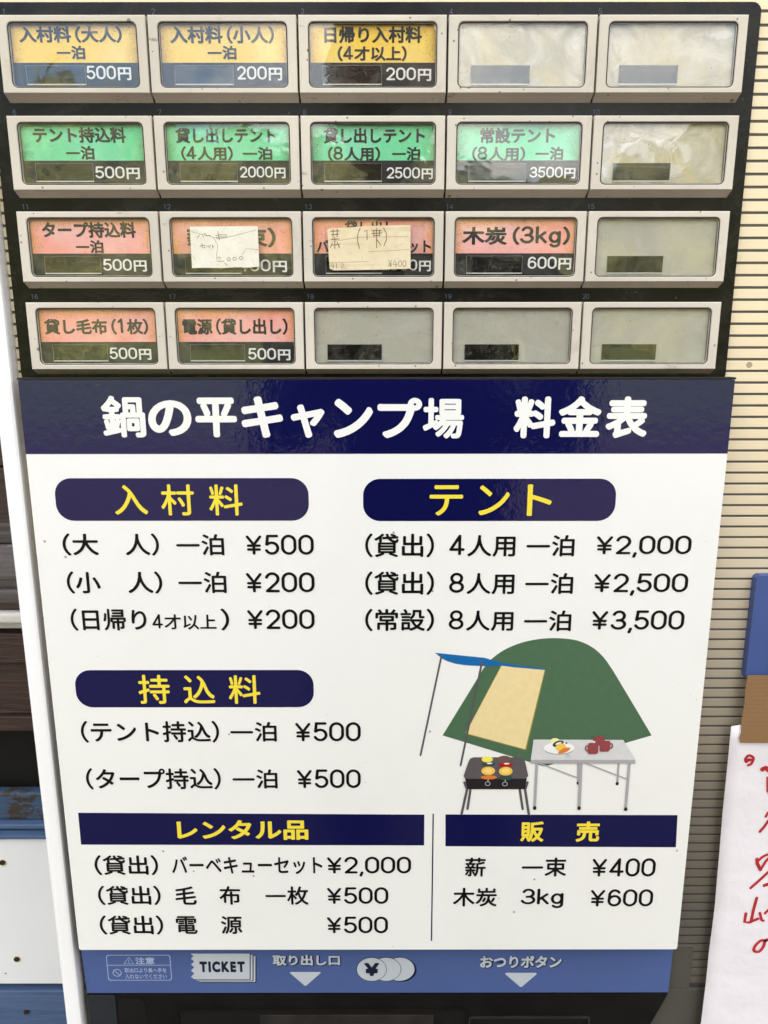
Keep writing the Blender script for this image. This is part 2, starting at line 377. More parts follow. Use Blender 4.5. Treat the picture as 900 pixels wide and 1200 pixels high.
SK = {  # centre lines of the numerals and signs on a 60 x 100 field
 '0': [[(60, 50)]+arc(30, 66, 30, 34, 0, 180)+arc(30, 34, 30, 34, 180, 360)+[(60, 50)]],
 '1': [[(10, 80), (32, 100), (32, 0)]],
 '2': [arc(30, 70, 28, 30, 165, -20)+[(50, 48), (4, 0), (58, 0)]],
 '3': [arc(29, 74, 25, 26, 160, -80)+[(22, 48)], [(22, 48)]+arc(28, 25, 30, 25, 80, -165)],
 '4': [[(62, 24), (0, 24), (44, 100), (44, 0)]],
 '5': [[(54, 100), (10, 100), (5, 52)]+arc(29, 31, 29, 31, 135, -155)],
 '6': [arc(31, 68, 27, 32, 35, 180, 12)+[(2, 34)]+arc(31, 31, 29, 31, 180, -180, 26)],
 '7': [[(2, 100), (58, 100), (24, 0)]],
 '8': [arc(30, 75, 25, 25, -90, 270, 24), arc(30, 25, 30, 26, 90, 450, 26)],
 '9': [arc(29, 32, 27, 32, -145, 0, 12)+[(58, 66)]+arc(29, 69, 29, 31, 0, 360, 26)],
 '￥': [[(2, 100), (34, 52), (66, 100)], [(34, 52), (34, 0)], [(6, 47), (62, 47)], [(6, 24), (62, 24)]],
 ',': [[(8, 2), (2, -18)]],
 '一': [[(0, 0), (118, 0)]],
 'k': [[(2, 100), (2, 0)], [(44, 66), (2, 26)], [(18, 40), (48, 0)]],
 'g': [arc(24, 34, 24, 32, 0, 360, 24), [(49, 68), (49, -8)]+arc(26, -8, 23, 20, 0, -150, 10)],
}
_sk = {}
def sk_glyph(ch, hw):
    k = (ch, hw)
    if k not in _sk: _sk[k] = sdf_contour([np.array(l, float)*.0070 for l in SK[ch]], hw, hw+.01, True)
    return _sk[k]
_gl = {}
def glyph(ch, er, di):
    k = (ch, er, di)
    if k not in _gl:
        L = raw_glyph(ch)
        if L and er > 0: L = sdf_contour(L, -er, er+.01) or L
        if L and di > 0: L = sdf_contour(L, di, di+.01)
        _gl[k] = L
    return _gl[k]
NARROW = {',': .30, '4': .66, 'k': .58, 'g': .62, ' ': .5, '(': .36, ')': .36, 'I': .32}
def layout(text, er, di, ds=1.0, dx=1.0, lt=None, sk=None, par=.3):
    """loops of a string in em units"""
    x = 0.; out = []
    for ch in text:
        if ch == '　': x += 1.0; continue
        if sk and ch in SK and ch != '一':
            L = sk_glyph(ch, sk); a = np.concatenate(L); l0 = a[:, 0].min(); w = a[:, 0].max()-l0
            if ch == '1': w = .5; l0 -= .06
            k_ = ds*(1 if ch != '￥' else .96)
            out += [np.stack([(l[:, 0]-l0)*dx*k_+x, l[:, 1]*k_+(0.03 if ch != ',' else 0)], 1) for l in L]; x += w*dx*k_+(.07 if ch != '￥' else .12); continue
        if ch == '一' and sk:
            L = sk_glyph(ch, sk*1.08); out += [l+np.array([x+.08, .36]) for l in L]; x += 1.0; continue
        L = glyph(ch, er, di) if (ord(ch) > 0x2000 or lt is None) else glyph(ch, lt[0], lt[1])
        if ord(ch) < 0x2000 and ch != '￥':
            if L:
                a = np.concatenate(L); w = a[:, 0].max()-a[:, 0].min(); l0 = a[:, 0].min()
                out += [np.stack([(l[:, 0]-l0)*dx*ds+x, l[:, 1]*ds], 1) for l in L]; x += w*dx*ds+.085
            else: x += .4
        elif ch == '￥': out += [l+np.array([x-.15, 0]) for l in L]; x += .80
        elif ch == '（': out += [l+np.array([x-par, 0]) for l in L]; x += 1.0-par
        elif ch == '）': out += [l+np.array([x, 0]) for l in L]; x += 1.0-par
        else: out += [l+np.array([x, 0]) for l in L]; x += 1.0
    return out
def text_mesh(items, y, style, thick=.12):
    """items: (text, (x0,z0,x1,z1) ink box in mm) -> one mesh of filled outlines at depth y mm"""
    er, di = style[:2]; kw = style[2] if len(style) > 2 else {}
    cu = bpy.data.curves.new('t', 'CURVE'); cu.dimensions = '2D'; cu.fill_mode = 'BOTH'; cu.extrude = thick/2000
    for text, (x0, z0, x1, z1) in items:
        L = layout(text, er, di, **kw); A = np.concatenate(L); mn = A.min(0); mxx = A.max(0)
        sx = (x1-x0)/(mxx[0]-mn[0]); sy = (z1-z0)/max(mxx[1]-mn[1], 1e-6)
        if text in ('一',): sy = sx
        for l in L:
            sp = cu.splines.new('POLY'); sp.points.add(len(l)-1); sp.use_cyclic_u = True
            co = np.zeros((len(l), 4)); co[:, 0] = (l[:, 0]-mn[0])*sx+x0; co[:, 1] = (l[:, 1]-mn[1])*sy+z0; co[:, 3] = 1
            co[:, :2] /= 1000; sp.points.foreach_set('co', co.ravel().astype('f'))
    o = bpy.data.objects.new('t', cu); COL.objects.link(o)
    dg = bpy.context.evaluated_depsgraph_get(); me = bpy.data.meshes.new_from_object(o.evaluated_get(dg), depsgraph=dg)
    bpy.data.objects.remove(o); bpy.data.curves.remove(cu)
    n = len(me.vertices); co = np.empty(n*3, 'f'); me.vertices.foreach_get('co', co); co = co.reshape(-1, 3)
    w = np.stack([co[:, 0], y/1000-co[:, 2], Z0+co[:, 1]], 1); me.vertices.foreach_set('co', w.ravel()); me.update(); me.materials.clear()
    return me
def lettering(name, items, y, mat, parent, style=(0, .0)):
    return add_mesh(name, text_mesh(items, y, style), mat, parent)
MARU = (.016, .036); MARU_T = (.018, .056); MARU_H = (.016, .036); GOTH = (0, .034, dict(ds=1.16, sk=.062, par=.42)); PRICE = (0, .026, dict(ds=1.16, sk=.056)); BODY = (.014, .031, dict(ds=1.12, sk=.051, par=.3))

# ------------------------------------------------------------------ the place in front of the machine (seen only as reflections) and behind it
def ground():
    m, nt, b = mat_new('gravel and grass ground')
    s = nt.nodes.new('ShaderNodeSeparateXYZ'); nt.links.new(pos(nt), s.inputs[0])
    grass = mixc(nt, noise(nt, 3, 6, .7), (.07, .10, .02), (.16, .17, .05))
    dirt = mixc(nt, noise(nt, 5, 6, .7), (.045, .034, .034), (.12, .086, .088))
    f = mth(nt, 'ADD', mth(nt, 'MULTIPLY', s.outputs['Y'], -.05), mth(nt, 'MULTIPLY', noise(nt, .35, 3), .5))
    c = mixc(nt, ramp(nt, f, [(.78, 0.0), (.9, 1.0)]), dirt, grass)
    nt.links.new(c, b.inputs['Base Color']); b.inputs['Roughness'].default_value = .9
    bump(nt, b, noise(nt, 30, 5, .7), .6, .03)
    bm = bmesh.new(); n = 24
    vs = [[bm.verts.new((-600+1200*i/n, -700+900*j/n, 0)) for i in range(n+1)] for j in range(n+1)]
    for j in range(n):
        for i in range(n): bm.faces.new((vs[j][i], vs[j][i+1], vs[j+1][i+1], vs[j+1][i]))
    me = bpy.data.meshes.new('ground'); bm.to_mesh(me); bm.free(); tag(add_mesh('ground', me, m), kind='structure')
ground()
def hills():
    for nm, dist, h0, amp, cols, sd in (('wooded_hillside', 70, 28, 10, ((.015, .022, .006), (.20, .19, .06)), 3.1), ('far_mountain', 420, 120, 45, ((.03, .05, .045), (.06, .09, .07)), 8.4)):
        m, nt, b = mat_new(nm); c = mixc(nt, ramp(nt, noise(nt, .22 if dist < 100 else .05, 6, .75), [(.42, 0.0), (.60, 1.0)]), *cols)
        nt.links.new(c, b.inputs['Base Color']); b.inputs['Roughness'].default_value = .9
        bm = bmesh.new(); n = 140; rows = []
        for j in range(9):
            row = []
            for i in range(n+1):
                a = R(150+240*i/n); t = j/8
                hh = h0+amp*(math.sin(a*3+sd)*.5+math.sin(a*7.3+sd*2)*.3+math.sin(a*17+sd)*.15)
                if dist < 100: hh += random.uniform(-2.2, 2.2)*(1 if j == 8 else .3)
                r = dist*(1+.45*t)
                row.append(bm.verts.new((r*math.cos(a), r*math.sin(a)*1.0, -1+(hh+1)*t**.8+(random.uniform(-.7, .7) if 0 < j else 0))))
            rows.append(row)
        for j in range(8):
            for i in range(n): bm.faces.new((rows[j][i], rows[j][i+1], rows[j+1][i+1], rows[j+1][i]))
        me = bpy.data.meshes.new(nm); bm.to_mesh(me); bm.free(); tag(add_mesh(nm, me, m), kind='structure')
hills()
def wood(name, a, b_, gs=9, rough=.8, peel=None):
    m, nt, b = mat_new(name)
    g = noise(nt, gs, 7, .65, stretch=(1.2, 6, 14), dist=1.3)
    c = mixc(nt, ramp(nt, g, [(.3, 0.0), (.7, 1.0)]), a, b_)
    if peel:
        c = mixc(nt, ramp(nt, noise(nt, peel[1], 6, .7, stretch=(1, 1, 1.6)), [(peel[2], 0.0), (peel[2]+.03, 1.0)]), c, peel[0])
    nt.links.new(c, b.inputs['Base Color']); b.inputs['Roughness'].default_value = rough; bump(nt, b, g, .5, .003); return m
M['darkwood'] = wood('dark stained boards', (.018, .010, .007), (.055, .030, .020))
M['brownwood'] = wood('brown peeling plank', (.016, .007, .005), (.050, .022, .016), 9, .6, ((.24, .17, .15), 11, .64))
M['greywood'] = wood('weathered grey board', (.04, .032, .028), (.10, .085, .08), 7, .8, ((.16, .15, .15), 9, .6))
M['bluepeel'] = wood('peeling blue paint', (.022, .045, .095), (.04, .085, .16), 20, .5, ((.03, .022, .014), 60, .50))
M['bluewood'] = wood('blue painted board', (.05, .09, .18), (.075, .125, .23), 4, .45)
M['palewood'] = wood('pale trim board', (.52, .50, .47), (.64, .62, .58), 6, .5)
def whiteboard():
    m, nt, b = mat_new('white painted board with pale blue wear')
    s = nt.nodes.new('ShaderNodeSeparateXYZ'); nt.links.new(pos(nt), s.inputs[0])
    c = mixc(nt, noise(nt, 10, 5), (.70, .71, .73), (.76, .77, .78))
    edge = mth(nt, 'ADD', mth(nt, 'MULTIPLY', mth(nt, 'SUBTRACT', s.outputs['Z'], Z0-.75), 14.0), mth(nt, 'MULTIPLY', noise(nt, 7, 4), .6))
    blue = mth(nt, 'MULTIPLY', ramp(nt, edge, [(.86, 0.0), (.90, 1.0)]), mth(nt, 'ADD', .35, mth(nt, 'MULTIPLY', ramp(nt, noise(nt, 45, 6, .7), [(.5, 0.0), (.6, 1.0)]), .45)))
    c = mixc(nt, blue, c, (.38, .47, .60))
    c = mixc(nt, mth(nt, 'MULTIPLY', ramp(nt, noise(nt, 38, 4, .6, stretch=(1, 1, .5)), [(.68, 0.0), (.71, 1.0)]), .7), c, (.22, .22, .22))
    c = mixc(nt, mth(nt, 'MULTIPLY', specks(nt, 70, .12, .85), .8), c, (.05, .04, .04))
    nt.links.new(c, b.inputs['Base Color']); b.inputs['Roughness'].default_value = .35; return m
M['whiteboard'] = whiteboard()
M['rust'] = plain('rusty nail head', (.035, .018, .010), .8, .2, .4, 300)
M['rustring'] = plain('rust bleed stain', (.62, .56, .38), .5, .3, .1, 200)

# the back wall: a wall of horizontal boards behind the machine (casts the shade the machine stands in)
def back_wall():
    w = empty('board_wall', (.3, 1.2, 0), 'dark wall of stained horizontal boards behind the machine', 'wall')
    z = 0.0; first = None; k = 0
    while z < 3.7:
        bm = bmesh.new(); h = .145
        for v in range(1):
            bmesh.ops.create_cube(bm, size=1); bmesh.ops.scale(bm, vec=(9.0, .024, h-.006), verts=bm.verts); bmesh.ops.translate(bm, vec=(.3, 1.2, z+h/2), verts=bm.verts)
        if first is None:
            me = bpy.data.meshes.new('board'); bm.to_mesh(me); first = add_mesh('board', me, M['darkwood'], w)
        else:
            c = first.copy(); COL.objects.link(c); c.location = first.location+Vector((0, random.uniform(-.002, .002), z))
        bm.free(); z += h; k += 1
    b = bmesh.new(); bmesh.ops.create_cube(b, size=1); bmesh.ops.scale(b, vec=(9.0, .03, 3.78), verts=b.verts); bmesh.ops.translate(b, vec=(.3, 1.235, 1.89), verts=b.verts)
    me = bpy.data.meshes.new('backing'); b.to_mesh(me); b.free(); add_mesh('backing_board', me, M['deep_black'], w)
back_wall()

# things between the machine and the wall at its left, seen in the narrow gap left of the white trim
def mmbox(name, x0, x1, y0, y1, z0, z1, mat, parent=None, bev=2):
    return BM().box(x0, x1, y0, y1, z0, z1, bev).done(name, mat, parent)
shelf = empty('weathered_shelf', (-.32, .30, Z0-.50), 'weathered grey board shelf with a pale painted front rail, left of the machine', 'shelf')
def lz(y): return y
_a = (-118.71, -361.25); _b = (-126.08, -428.97); _c = (-127.42, -441.27); _d = (-128.38, -450.11); _e = (-129.44, -459.88); _f = (-129.83, -463.45); _g = (-130.71, -471.51)
mmbox('shelf_board', -700, -30, 205, 330, _b[1]+.5, _b[1]+14, M['greywood'], shelf)
mmbox('back_board', -700, -30, 318, 332, _b[1]+15, -393, M['greywood'], shelf)
mmbox('front_rail', -700, -30, 196, 216, _c[1], _b[1], M['greywood'], shelf)
mmbox('lower_rail', -700, -30, 192, 204, _e[1], _d[1], M['palewood'], shelf)
tag(mmbox('metal_pipe', -700, -30, 206, 216, _g[1], _f[1], M['palewood'], None, 3.5), 'thin pale horizontal pipe just under the weathered shelf', 'pipe')
_a = (-131.20, -476.01); _b = (-134.31, -584.75)
pl = empty('brown_plank', (-.32, .22, Z0+_b[1]/1000), 'dark brown plank with peeling paint under the weathered shelf', 'plank')
zz = [_a[1], _a[1]-(_a[1]-_b[1])*.30, _a[1]-(_a[1]-_b[1])*.84, _b[1]]
for i in range(3): mmbox('board', -700, -28, 205+(0, 6, 2)[i], 240, zz[i+1]+.8, zz[i], M['brownwood'], pl, 1.5)
mmbox('shade_gap_sheet', -700, -40, 236, 250, _b[1]-140, _b[1]-1, M['deep_black'], pl, 1)  # added black sheet, stands in for the deep shade under the plank
_a = (-141.59, -653.24); _b = (-146.10, -695.64)
cb = empty('blue_peeling_box', (-.32, .24, Z0+_b[1]/1000), 'blue metal box with peeling rusty paint behind the white board', 'metal box')
mmbox('panel', -700, -62, 210, 222, _b[1]+6, _a[1]-3, M['bluepeel'], cb, 3)
mmbox('rim', -700, -66, 203, 223, _b[1], _b[1]+5.6, M['bluewood'], cb, 1.5)
_a = (-146.64, -700.76); _b = (-166.58, -888.41)
wb = empty('white_board', (-.32, .2, Z0+_b[1]/1000), 'white painted board with rusty nail heads and pale blue wear, left of the machine', 'board')
mmbox('board_face', -700, -26, 200, 216, _b[1], _a[1]-2.2, M['whiteboard'], wb, 1)
mmbox('top_edge', -700, -26, 196, 216, _a[1]-2.0, _a[1]+2.5, M['bluewood'], wb, .8)
M['nailhead'] = M['rust']
def nail(c, y, parent, r=3.0):
    b = BM(); b.prism(ellipse(c, r*1.1, r*.95, 10, 14), y-1.2, y+.2); b.done('nail_head', M['rust'], parent)
    b = BM(); b.prism([(x+random.uniform(-.4, .4), z+random.uniform(-.5, .5)) for x, z in ellipse((c[0], c[1]-.6), r*1.5, r*1.45, 0, 22)], y-.25, y+.1); b.done('rust_stain', M['rustring'] if parent is wb else M['bluewood'], parent)
nail((-174.62, -733.20), 200, wb); nail((-172.46, -855.32), 200, wb)
_a = (-167.61, -898.08); _b = (-183.81, -1050.59)
bb_ = empty('blue_board', (-.32, .2, Z0+_b[1]/1000), 'blue painted board with a rusty nail head below the white board', 'board')
mmbox('board_face', -700, -24, 200, 216, _b[1], _a[1], M['bluewood'], bb_, 1)
nail((-169.19, -925.55), 200, bb_)


# ------------------------------------------------------------------ the ticket machine
mach = empty('ticket_machine', (.30, .25, 0), 'cream and black ticket vending machine with twenty wide selection buttons', 'vending machine')
BODY_L, BODY_R = -25.6, 640.0
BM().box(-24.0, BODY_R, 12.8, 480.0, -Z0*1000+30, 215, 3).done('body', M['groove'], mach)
BM().box(BODY_L, -14.3, 1.5, 40.0, -Z0*1000+30, 214.0, 2.2).done('edge_trim', M['trim'], mach)
BM().box(BODY_L-1.6, BODY_L-.1, 3.5, 40.0, -Z0*1000+30, 214.0, .5).done('edge_flange', M['trim'], mach)
BM().box(BODY_R-12, BODY_R+1, 1.5, 40.0, -Z0*1000+30, 214.0, 2.2).done('edge_trim', M['trim'], mach)
first = None
PIT = 7.712
k = -13
while True:
    zc = 6.1-PIT*k; z1 = zc-.82; z0 = zc-PIT+.82
    if z0 < -706: break
    if first is None:
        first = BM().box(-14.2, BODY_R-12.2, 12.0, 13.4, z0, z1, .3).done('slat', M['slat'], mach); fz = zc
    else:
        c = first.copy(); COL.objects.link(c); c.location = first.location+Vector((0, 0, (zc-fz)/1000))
    k += 1
BM().box(-14.2, BODY_R-12.2, 11.2, 14.5, -1200, -707.5, .8).done('lower_cladding', M['film'], mach)
BM().prism(rrect(461, -706.6, 481, -668, .6), 11.0, 13.9).done('film_patch', M['film'], mach)

# black button panel
pan = BM().prism(rrect(-10.4, -217, 460, 9.6, 5.5), 8.0, 13.0).done('button_panel', M['panel'], mach)

# one button bezel
def bezel_mesh():
    b = bmesh.new()
    W, zt, zf, zl = 88.9, 0.0, -42.4, -46.0
    x0, z0, x1, z1 = 5.8, -39.6, 83.3, -3.7
    def ring(y, pts): return [b.verts.new((x/1000, y/1000, z/1000)) for x, z in pts]
    n = 5; inner = rrect(x0, z0, x1, z1, 3.2, n)
    # outer rectangle sampled with the same count as the inner ring
    def outer(a, zb, zt_):
        o = []
        cs = [(a, zb), (W-a, zb), (W-a, zt_), (a, zt_)]
        for ci in range(4):
            for i in range(n+1): o.append(cs[ci])
        return o
    def outer_ring(y, a, zb, zt_):
        cs = [(a, zb), (W-a, zb), (W-a, zt_), (a, zt_)]; vs = [b.verts.new((x/1000, y/1000, z/1000)) for x, z in cs]
        return vs
    sl = .35
    f1 = outer_ring(0.0, sl+.25, zf+.1, zt-sl-.25); f0 = outer_ring(sl, sl*.4, zf-.1, zt-.1)
    i0 = ring(0.0, [(x, z) for x, z in rrect(x0-.35, z0-.35, x1+.35, z1+.35, 3.5, n)]); i1 = ring(.45, inner); i2 = ring(3.9, rrect(x0+.3, z0+.3, x1-.3, z1-.3, 3.0, n))
    m = n+1
    for c in range(4):
        for i in range(n): b.faces.new((f1[c], i0[c*m+i], i0[c*m+i+1]))
        nx = (c+1) % 4; b.faces.new((f1[c], i0[c*m+n], i0[(nx*m) % (4*m)], f1[nx]))
        b.faces.new((f1[c], f1[nx], f0[nx], f0[c]))
    K = 4*m
    for i in range(K):
        j = (i+1) % K
        b.faces.new((i0[i], i1[i], i1[j], i0[j])); b.faces.new((i1[i], i2[i], i2[j], i1[j]))
    # sides, top, sloping lower lip
    l = [b.verts.new((x/1000, 8.0/1000, z/1000)) for x, z in ((0.1, zl), (W-.1, zl), (W, zt), (0, zt))]
    b.faces.new((f0[0], f0[1], l[1], l[0])); b.faces.new((f0[1], f0[2], l[2], l[1])); b.faces.new((f0[2], f0[3], l[3], l[2])); b.faces.new((f0[3], f0[0], l[0], l[3]))
    bmesh.ops.recalc_face_normals(b, faces=b.faces[:])
    me = bpy.data.meshes.new('button'); b.to_mesh(me); b.free(); me.materials.append(M['bezel']); return me
BZ = bezel_mesh()
def lmesh(fn, mats):
    """mesh in mm local to a button's top left corner"""
    b = BM(); fn(b); bmesh.ops.recalc_face_normals(b.b, faces=b.b.faces[:]); me = bpy.data.meshes.new('m'); b.b.to_mesh(me); b.b.free()
    n = len(me.vertices); co = np.empty(n*3, 'f'); me.vertices.foreach_get('co', co); co[2::3] -= Z0; me.vertices.foreach_set('co', co); me.update()
    for m in (mats if isinstance(mats, list) else [mats]): me.materials.append(m)
    return me
WX0, WX1, WZ0, WZ1 = 6.2, 82.9, -39.2, -4.1
me_cover = lmesh(lambda b: b.prism(rrect(WX0, WZ0, WX1, WZ1, 2.6), 1.1, 1.6), M['cover'])
def gasketfn(b):
    for (a_, w_, y0_, y1_, mi) in ((0.0, .55, .55, 1.6, 0), (.55, .35, .8, 1.3, 1)):
        o = rrect(WX0-.35+a_, WZ0-.35+a_, WX1+.35-a_, WZ1+.35-a_, 3.1-a_, 5); ii = rrect(WX0-.35+a_+w_, WZ0-.35+a_+w_, WX1+.35-a_-w_, WZ1+.35-a_-w_, 3.1-a_-w_, 5); n_ = len(o)
        A = [b.v(x, y0_, z) for x, z in o]; B_ = [b.v(x, y1_ if mi else y0_, z) for x, z in ii]; D = [b.v(x, y1_+.4, z) for x, z in ii]
        for i in range(n_):
            j = (i+1) % n_
            for q_ in ((A[i], A[j], B_[j], B_[i]), (B_[i], B_[j], D[j], D[i])): b.b.faces.new(q_).material_index = mi
M['cover_edge'] = plain('clear cover edge with painted highlight', (.34, .33, .30), .12, .5, .3, 150)  # pale ring paints the highlight along the cover's rounded edge
me_gasket = lmesh(gasketfn, [M['gasket'], M['cover_edge']])
me_back = lmesh(lambda b: b.box(WX0-.6, WX1+.6, 3.7, 5.2, WZ0-.6, WZ1+.6), M['gasket'])
CARDS = {c: lmesh(lambda b: b.box(WX0+.6, WX1-.6, 3.0, 3.3, -25.0, WZ1-.5), M[c]) for c in ('yellow', 'green', 'pink')}
me_strip = lmesh(lambda b: b.box(WX0+.6, WX1-.6, 2.95, 3.3, WZ0+1.2, -25.06), M['strip'])
me_blank = lmesh(lambda b: b.box(WX0+.5, WX1-.5, 3.0, 3.3, WZ0+.8, WZ1-.4), M['blank'])
me_blank2 = lmesh(lambda b: b.box(WX0+.5, WX1-.5, 3.0, 3.3, WZ0+.8, WZ1-.4), M['blank_grey'])
m_l, nt_l, b_l = mat_new('dark lamp window'); b_l.inputs['Base Color'].default_value = (.010, .010, .009, 1); b_l.inputs['Roughness'].default_value = .12; M['lampwin'] = m_l
bump(nt_l, b_l, noise(nt_l, 70, 4, .6, stretch=(.3, 1, 2)), .25, .001)
M['lampedge'] = plain('clear lamp window edge', (.20, .20, .19), .3, .5)
M['ledge'] = plain('clear ledge with painted highlight', (.62, .62, .58), .3, .5)  # pale colour carries the highlight line below the lamp window
def lampfn(b):
    b.mi = 0; b.box(14.2, 49.6, 2.65, 2.9, -36.8, -26.8); b.mi = 1
    b.box(13.95, 14.2, 2.5, 2.9, -36.8, -26.6); b.box(49.6, 49.85, 2.5, 2.9, -36.8, -26.6); b.box(14.2, 49.6, 2.5, 2.9, -26.8, -26.6)
    b.mi = 2; b.box(14.0, 49.8, 2.3, 2.9, -37.5, -36.85)
me_lamp = lmesh(lampfn, [M['lampwin'], M['lampedge'], M['ledge']])
def sub(name, me, parent, off):
    o = bpy.data.objects.new(name, me); COL.objects.link(o); o.parent = parent; WL[o.name] = Vector(off); o.location = (0, 0, 0); return o

W4 = 2.9
BT = {
 1: ('yellow', [('入村料（大人）', (12.16, -14.13, 74.00, -5.15)), ('一泊', (33.78, -23.19, 51.11, -15.75))], ('500円', (51.10, -34.70, 78.12, -26.71))),
 2: ('yellow', [('入村料（小人）', (103.00, -14.63, 165.64, -4.96)), ('一泊', (125.07, -23.32, 142.61, -15.79))], ('200円', (142.63, -34.88, 169.87, -26.98))),
 3: ('yellow', [('日帰り入村料', (195.93, -14.34, 254.79, -5.31)), ('（4才以上）', (203.85, -24.20, 245.60, -15.82))], ('200円', (233.27, -35.24, 260.57, -27.72))),
 6: ('green', [('テント持込料', (14.82, -69.87, 72.19, -60.97)), ('一泊', (34.31, -79.53, 51.80, -71.67))], ('500円', (51.55, -90.93, 79.25, -83.48))),
 7: ('green', [('貸し出しテント', (102.97, -70.10, 165.00, -61.26)), ('（4人用）', (105.83, -80.06, 137.85, -71.71)), ('一泊', (143.99, -79.82, 162.39, -72.21))], ('2000円', (141.93, -90.47, 170.28, -83.53))),
 8: ('green', [('貸し出しテント', (194.38, -70.29, 257.17, -61.39)), ('（8人用）', (197.00, -80.35, 229.45, -72.00)), ('一泊', (236.77, -80.12, 254.27, -72.26))], ('2500円', (233.59, -91.02, 262.38, -84.07))),
 9: ('green', [('常設テント', (291.32, -70.33, 337.76, -61.34)), ('（8人用）', (286.62, -80.39, 319.61, -72.04)), ('一泊', (325.86, -79.91, 343.21, -72.30))], ('3500円', (322.83, -90.56, 351.41, -83.86))),
 11: ('pink', [('タープ持込料', (14.72, -125.69, 74.26, -116.11)), ('一泊', (35.28, -134.98, 52.84, -127.13))], ('500円', (51.90, -146.26, 79.67, -138.53))),
 12: ('pink', [('薪（1束）', (106.48, -131.56, 162.90, -119.22))], ('400円', (138.27, -146.68, 169.61, -138.84))),
 13: ('pink', [('貸し出し', (206.91, -124.39, 238.85, -115.44)), ('バーベキューセット', (188.83, -134.98, 261.73, -126.97))], ('2000円', (230.16, -146.21, 261.88, -138.89))),
 14: ('pink', [('木炭（3kg）', (281.57, -131.66, 350.11, -118.81))], ('600円', (323.91, -145.21, 351.80, -137.28))),
 16: ('pink', [('貸し毛布（1枚）', (10.18, -185.58, 77.93, -175.31))], ('500円', (51.47, -201.91, 78.83, -193.94))),
 17: ('pink', [('電源（貸し出し）', (100.29, -185.80, 168.89, -175.36))], ('500円', (142.57, -202.24, 170.22, -194.38))),
}
ORD = ['first', 'second', 'third', 'fourth', 'fifth']
for i in range(20):
    r, c = divmod(i, 5); n = i+1
    loc = Vector((c*.090+.0006, 0, Z0-r*.0551))
    bt = bpy.data.objects.new('button', BZ); place(bt, loc, mach)
    if n in BT:
        col, lines, price = BT[n]
        bt['label'] = {'yellow': 'cream button with a yellow card', 'green': 'cream button with a green card', 'pink': 'cream button with a faded pink card'}[col]
    else: bt['label'] = 'cream button with a blank smeared card' if n <= 10 else 'cream button with a plain grey card'
    sub('window_backing', me_back, bt, loc); sub('window_gasket', me_gasket, bt, loc); sub('window_cover', me_cover, bt, loc); sub('lamp_window', me_lamp, bt, loc)
    if n in BT:
        sub('price_card', CARDS[col], bt, loc); sub('price_strip', me_strip, bt, loc)
        lettering('card_lettering', lines, W4, M['card_ink'], bt, GOTH)
        lettering('price_lettering', [price], W4-.05, M['card_white'], bt, PRICE)
    else: sub('blank_card', me_blank if n <= 10 else me_blank2, bt, loc)
# small numbers printed on the black panel above each button
for i in range(20):
    r, c = divmod(i, 5); t = str(i+1); x = c*90+1.6; z = -r*55.1+ (3.0 if r == 0 else 2.3)
    w = (1.1 if t == '1' else 2.0) if len(t) == 1 else (3.4 if t == '11' else 4.2)
    lettering('button_number', [(t, (x, z, x+w, z+3.1))], 7.9, M['num_ink'], mach, (0, .0, dict(sk=.035, ds=1.0)))

# ------------------------------------------------------------------ blue instruction strip under the price board
BM().prism([(-9.5, -706.4), (462.2, -706.4), (463.0, -655), (-11.0, -655)], 6.6, 11.5).done('instruction_strip', M['blue_strip'], mach)
def printed(name, parts, mats, parent):
    """flat print: list of (outline, layer index, material index) laid on y0 going out by .05 mm each layer"""
    b = BM()
    for pts, y, mi in parts: b.mi = mi; b.flat(pts, y)
    return b.done(name, mats, parent, recalc=False)
PY = 6.5
q = lambda k: PY-.05*k
def ringparts(c, rx, rz, w, y, mi, n=28):
    a = ellipse(c, rx, rz, n=n); d = ellipse(c, rx-w, rz-w, n=n)
    return [([a[i], a[(i+1) % n], d[(i+1) % n], d[i]], y, mi) for i in range(n)]
def outline(pts, w, y, mi):
    n = len(pts); o = []
    for i in range(n): o.append((ribbon([pts[i], pts[(i+1) % n]], w), y-.004*(i % 3), mi))
    return o
bx0, bz0, bx1, bz1 = (8.69, -694.21, 60.17, -669.68)
def frame_parts(o, w, y, mi, steps=6):
    n = len(o); cx = sum(p[0] for p in o)/n; cz = sum(p[1] for p in o)/n
    hx = max(abs(p[0]-cx) for p in o); hz = max(abs(p[1]-cz) for p in o)
    d = [(cx+(p[0]-cx)*(hx-w)/hx, cz+(p[1]-cz)*(hz-w)/hz) for p in o]
    return [([o[i], o[(i+1) % n], d[(i+1) % n], d[i]], y, mi) for i in range(n)]
parts = frame_parts(rrect(bx0, bz0, bx1, bz1, 2.2), .55, q(0), 0)
lx0, lz0, lx1, lz1 = (10.27, -679.77, 60.32, -679.11)
parts.append(([(bx0+.5, lz0), (bx1-.5, lz0), (bx1-.5, lz0+.5), (bx0+.5, lz0+.5)], q(0), 0))
T = [(26.87, -672.01), (30.36, -678.16), (22.44, -678.15)]
parts += outline(T, .4, q(0), 0)
parts += [(ribbon([(26.70, -674.18), (26.54, -676.35)], .5), q(1), 0), (ellipse((26.48, -677.14), .35, .35, n=10), q(1), 0)]
pc = (16.40, -686.78)
parts += ringparts(pc, 3.6, 3.6, .6, q(0), 0); parts.append((ribbon([(pc[0]-2.3, pc[1]+2.3), (pc[0]+2.3, pc[1]-2.3)], .6), q(1), 0))
printed('caution_mark', parts, [M['pale_blue']], mach)
lettering('caution_lettering', [('注意', (31.76, -678.63, 47.24, -671.88))], q(1), M['pale_blue'], mach, (0, .02))
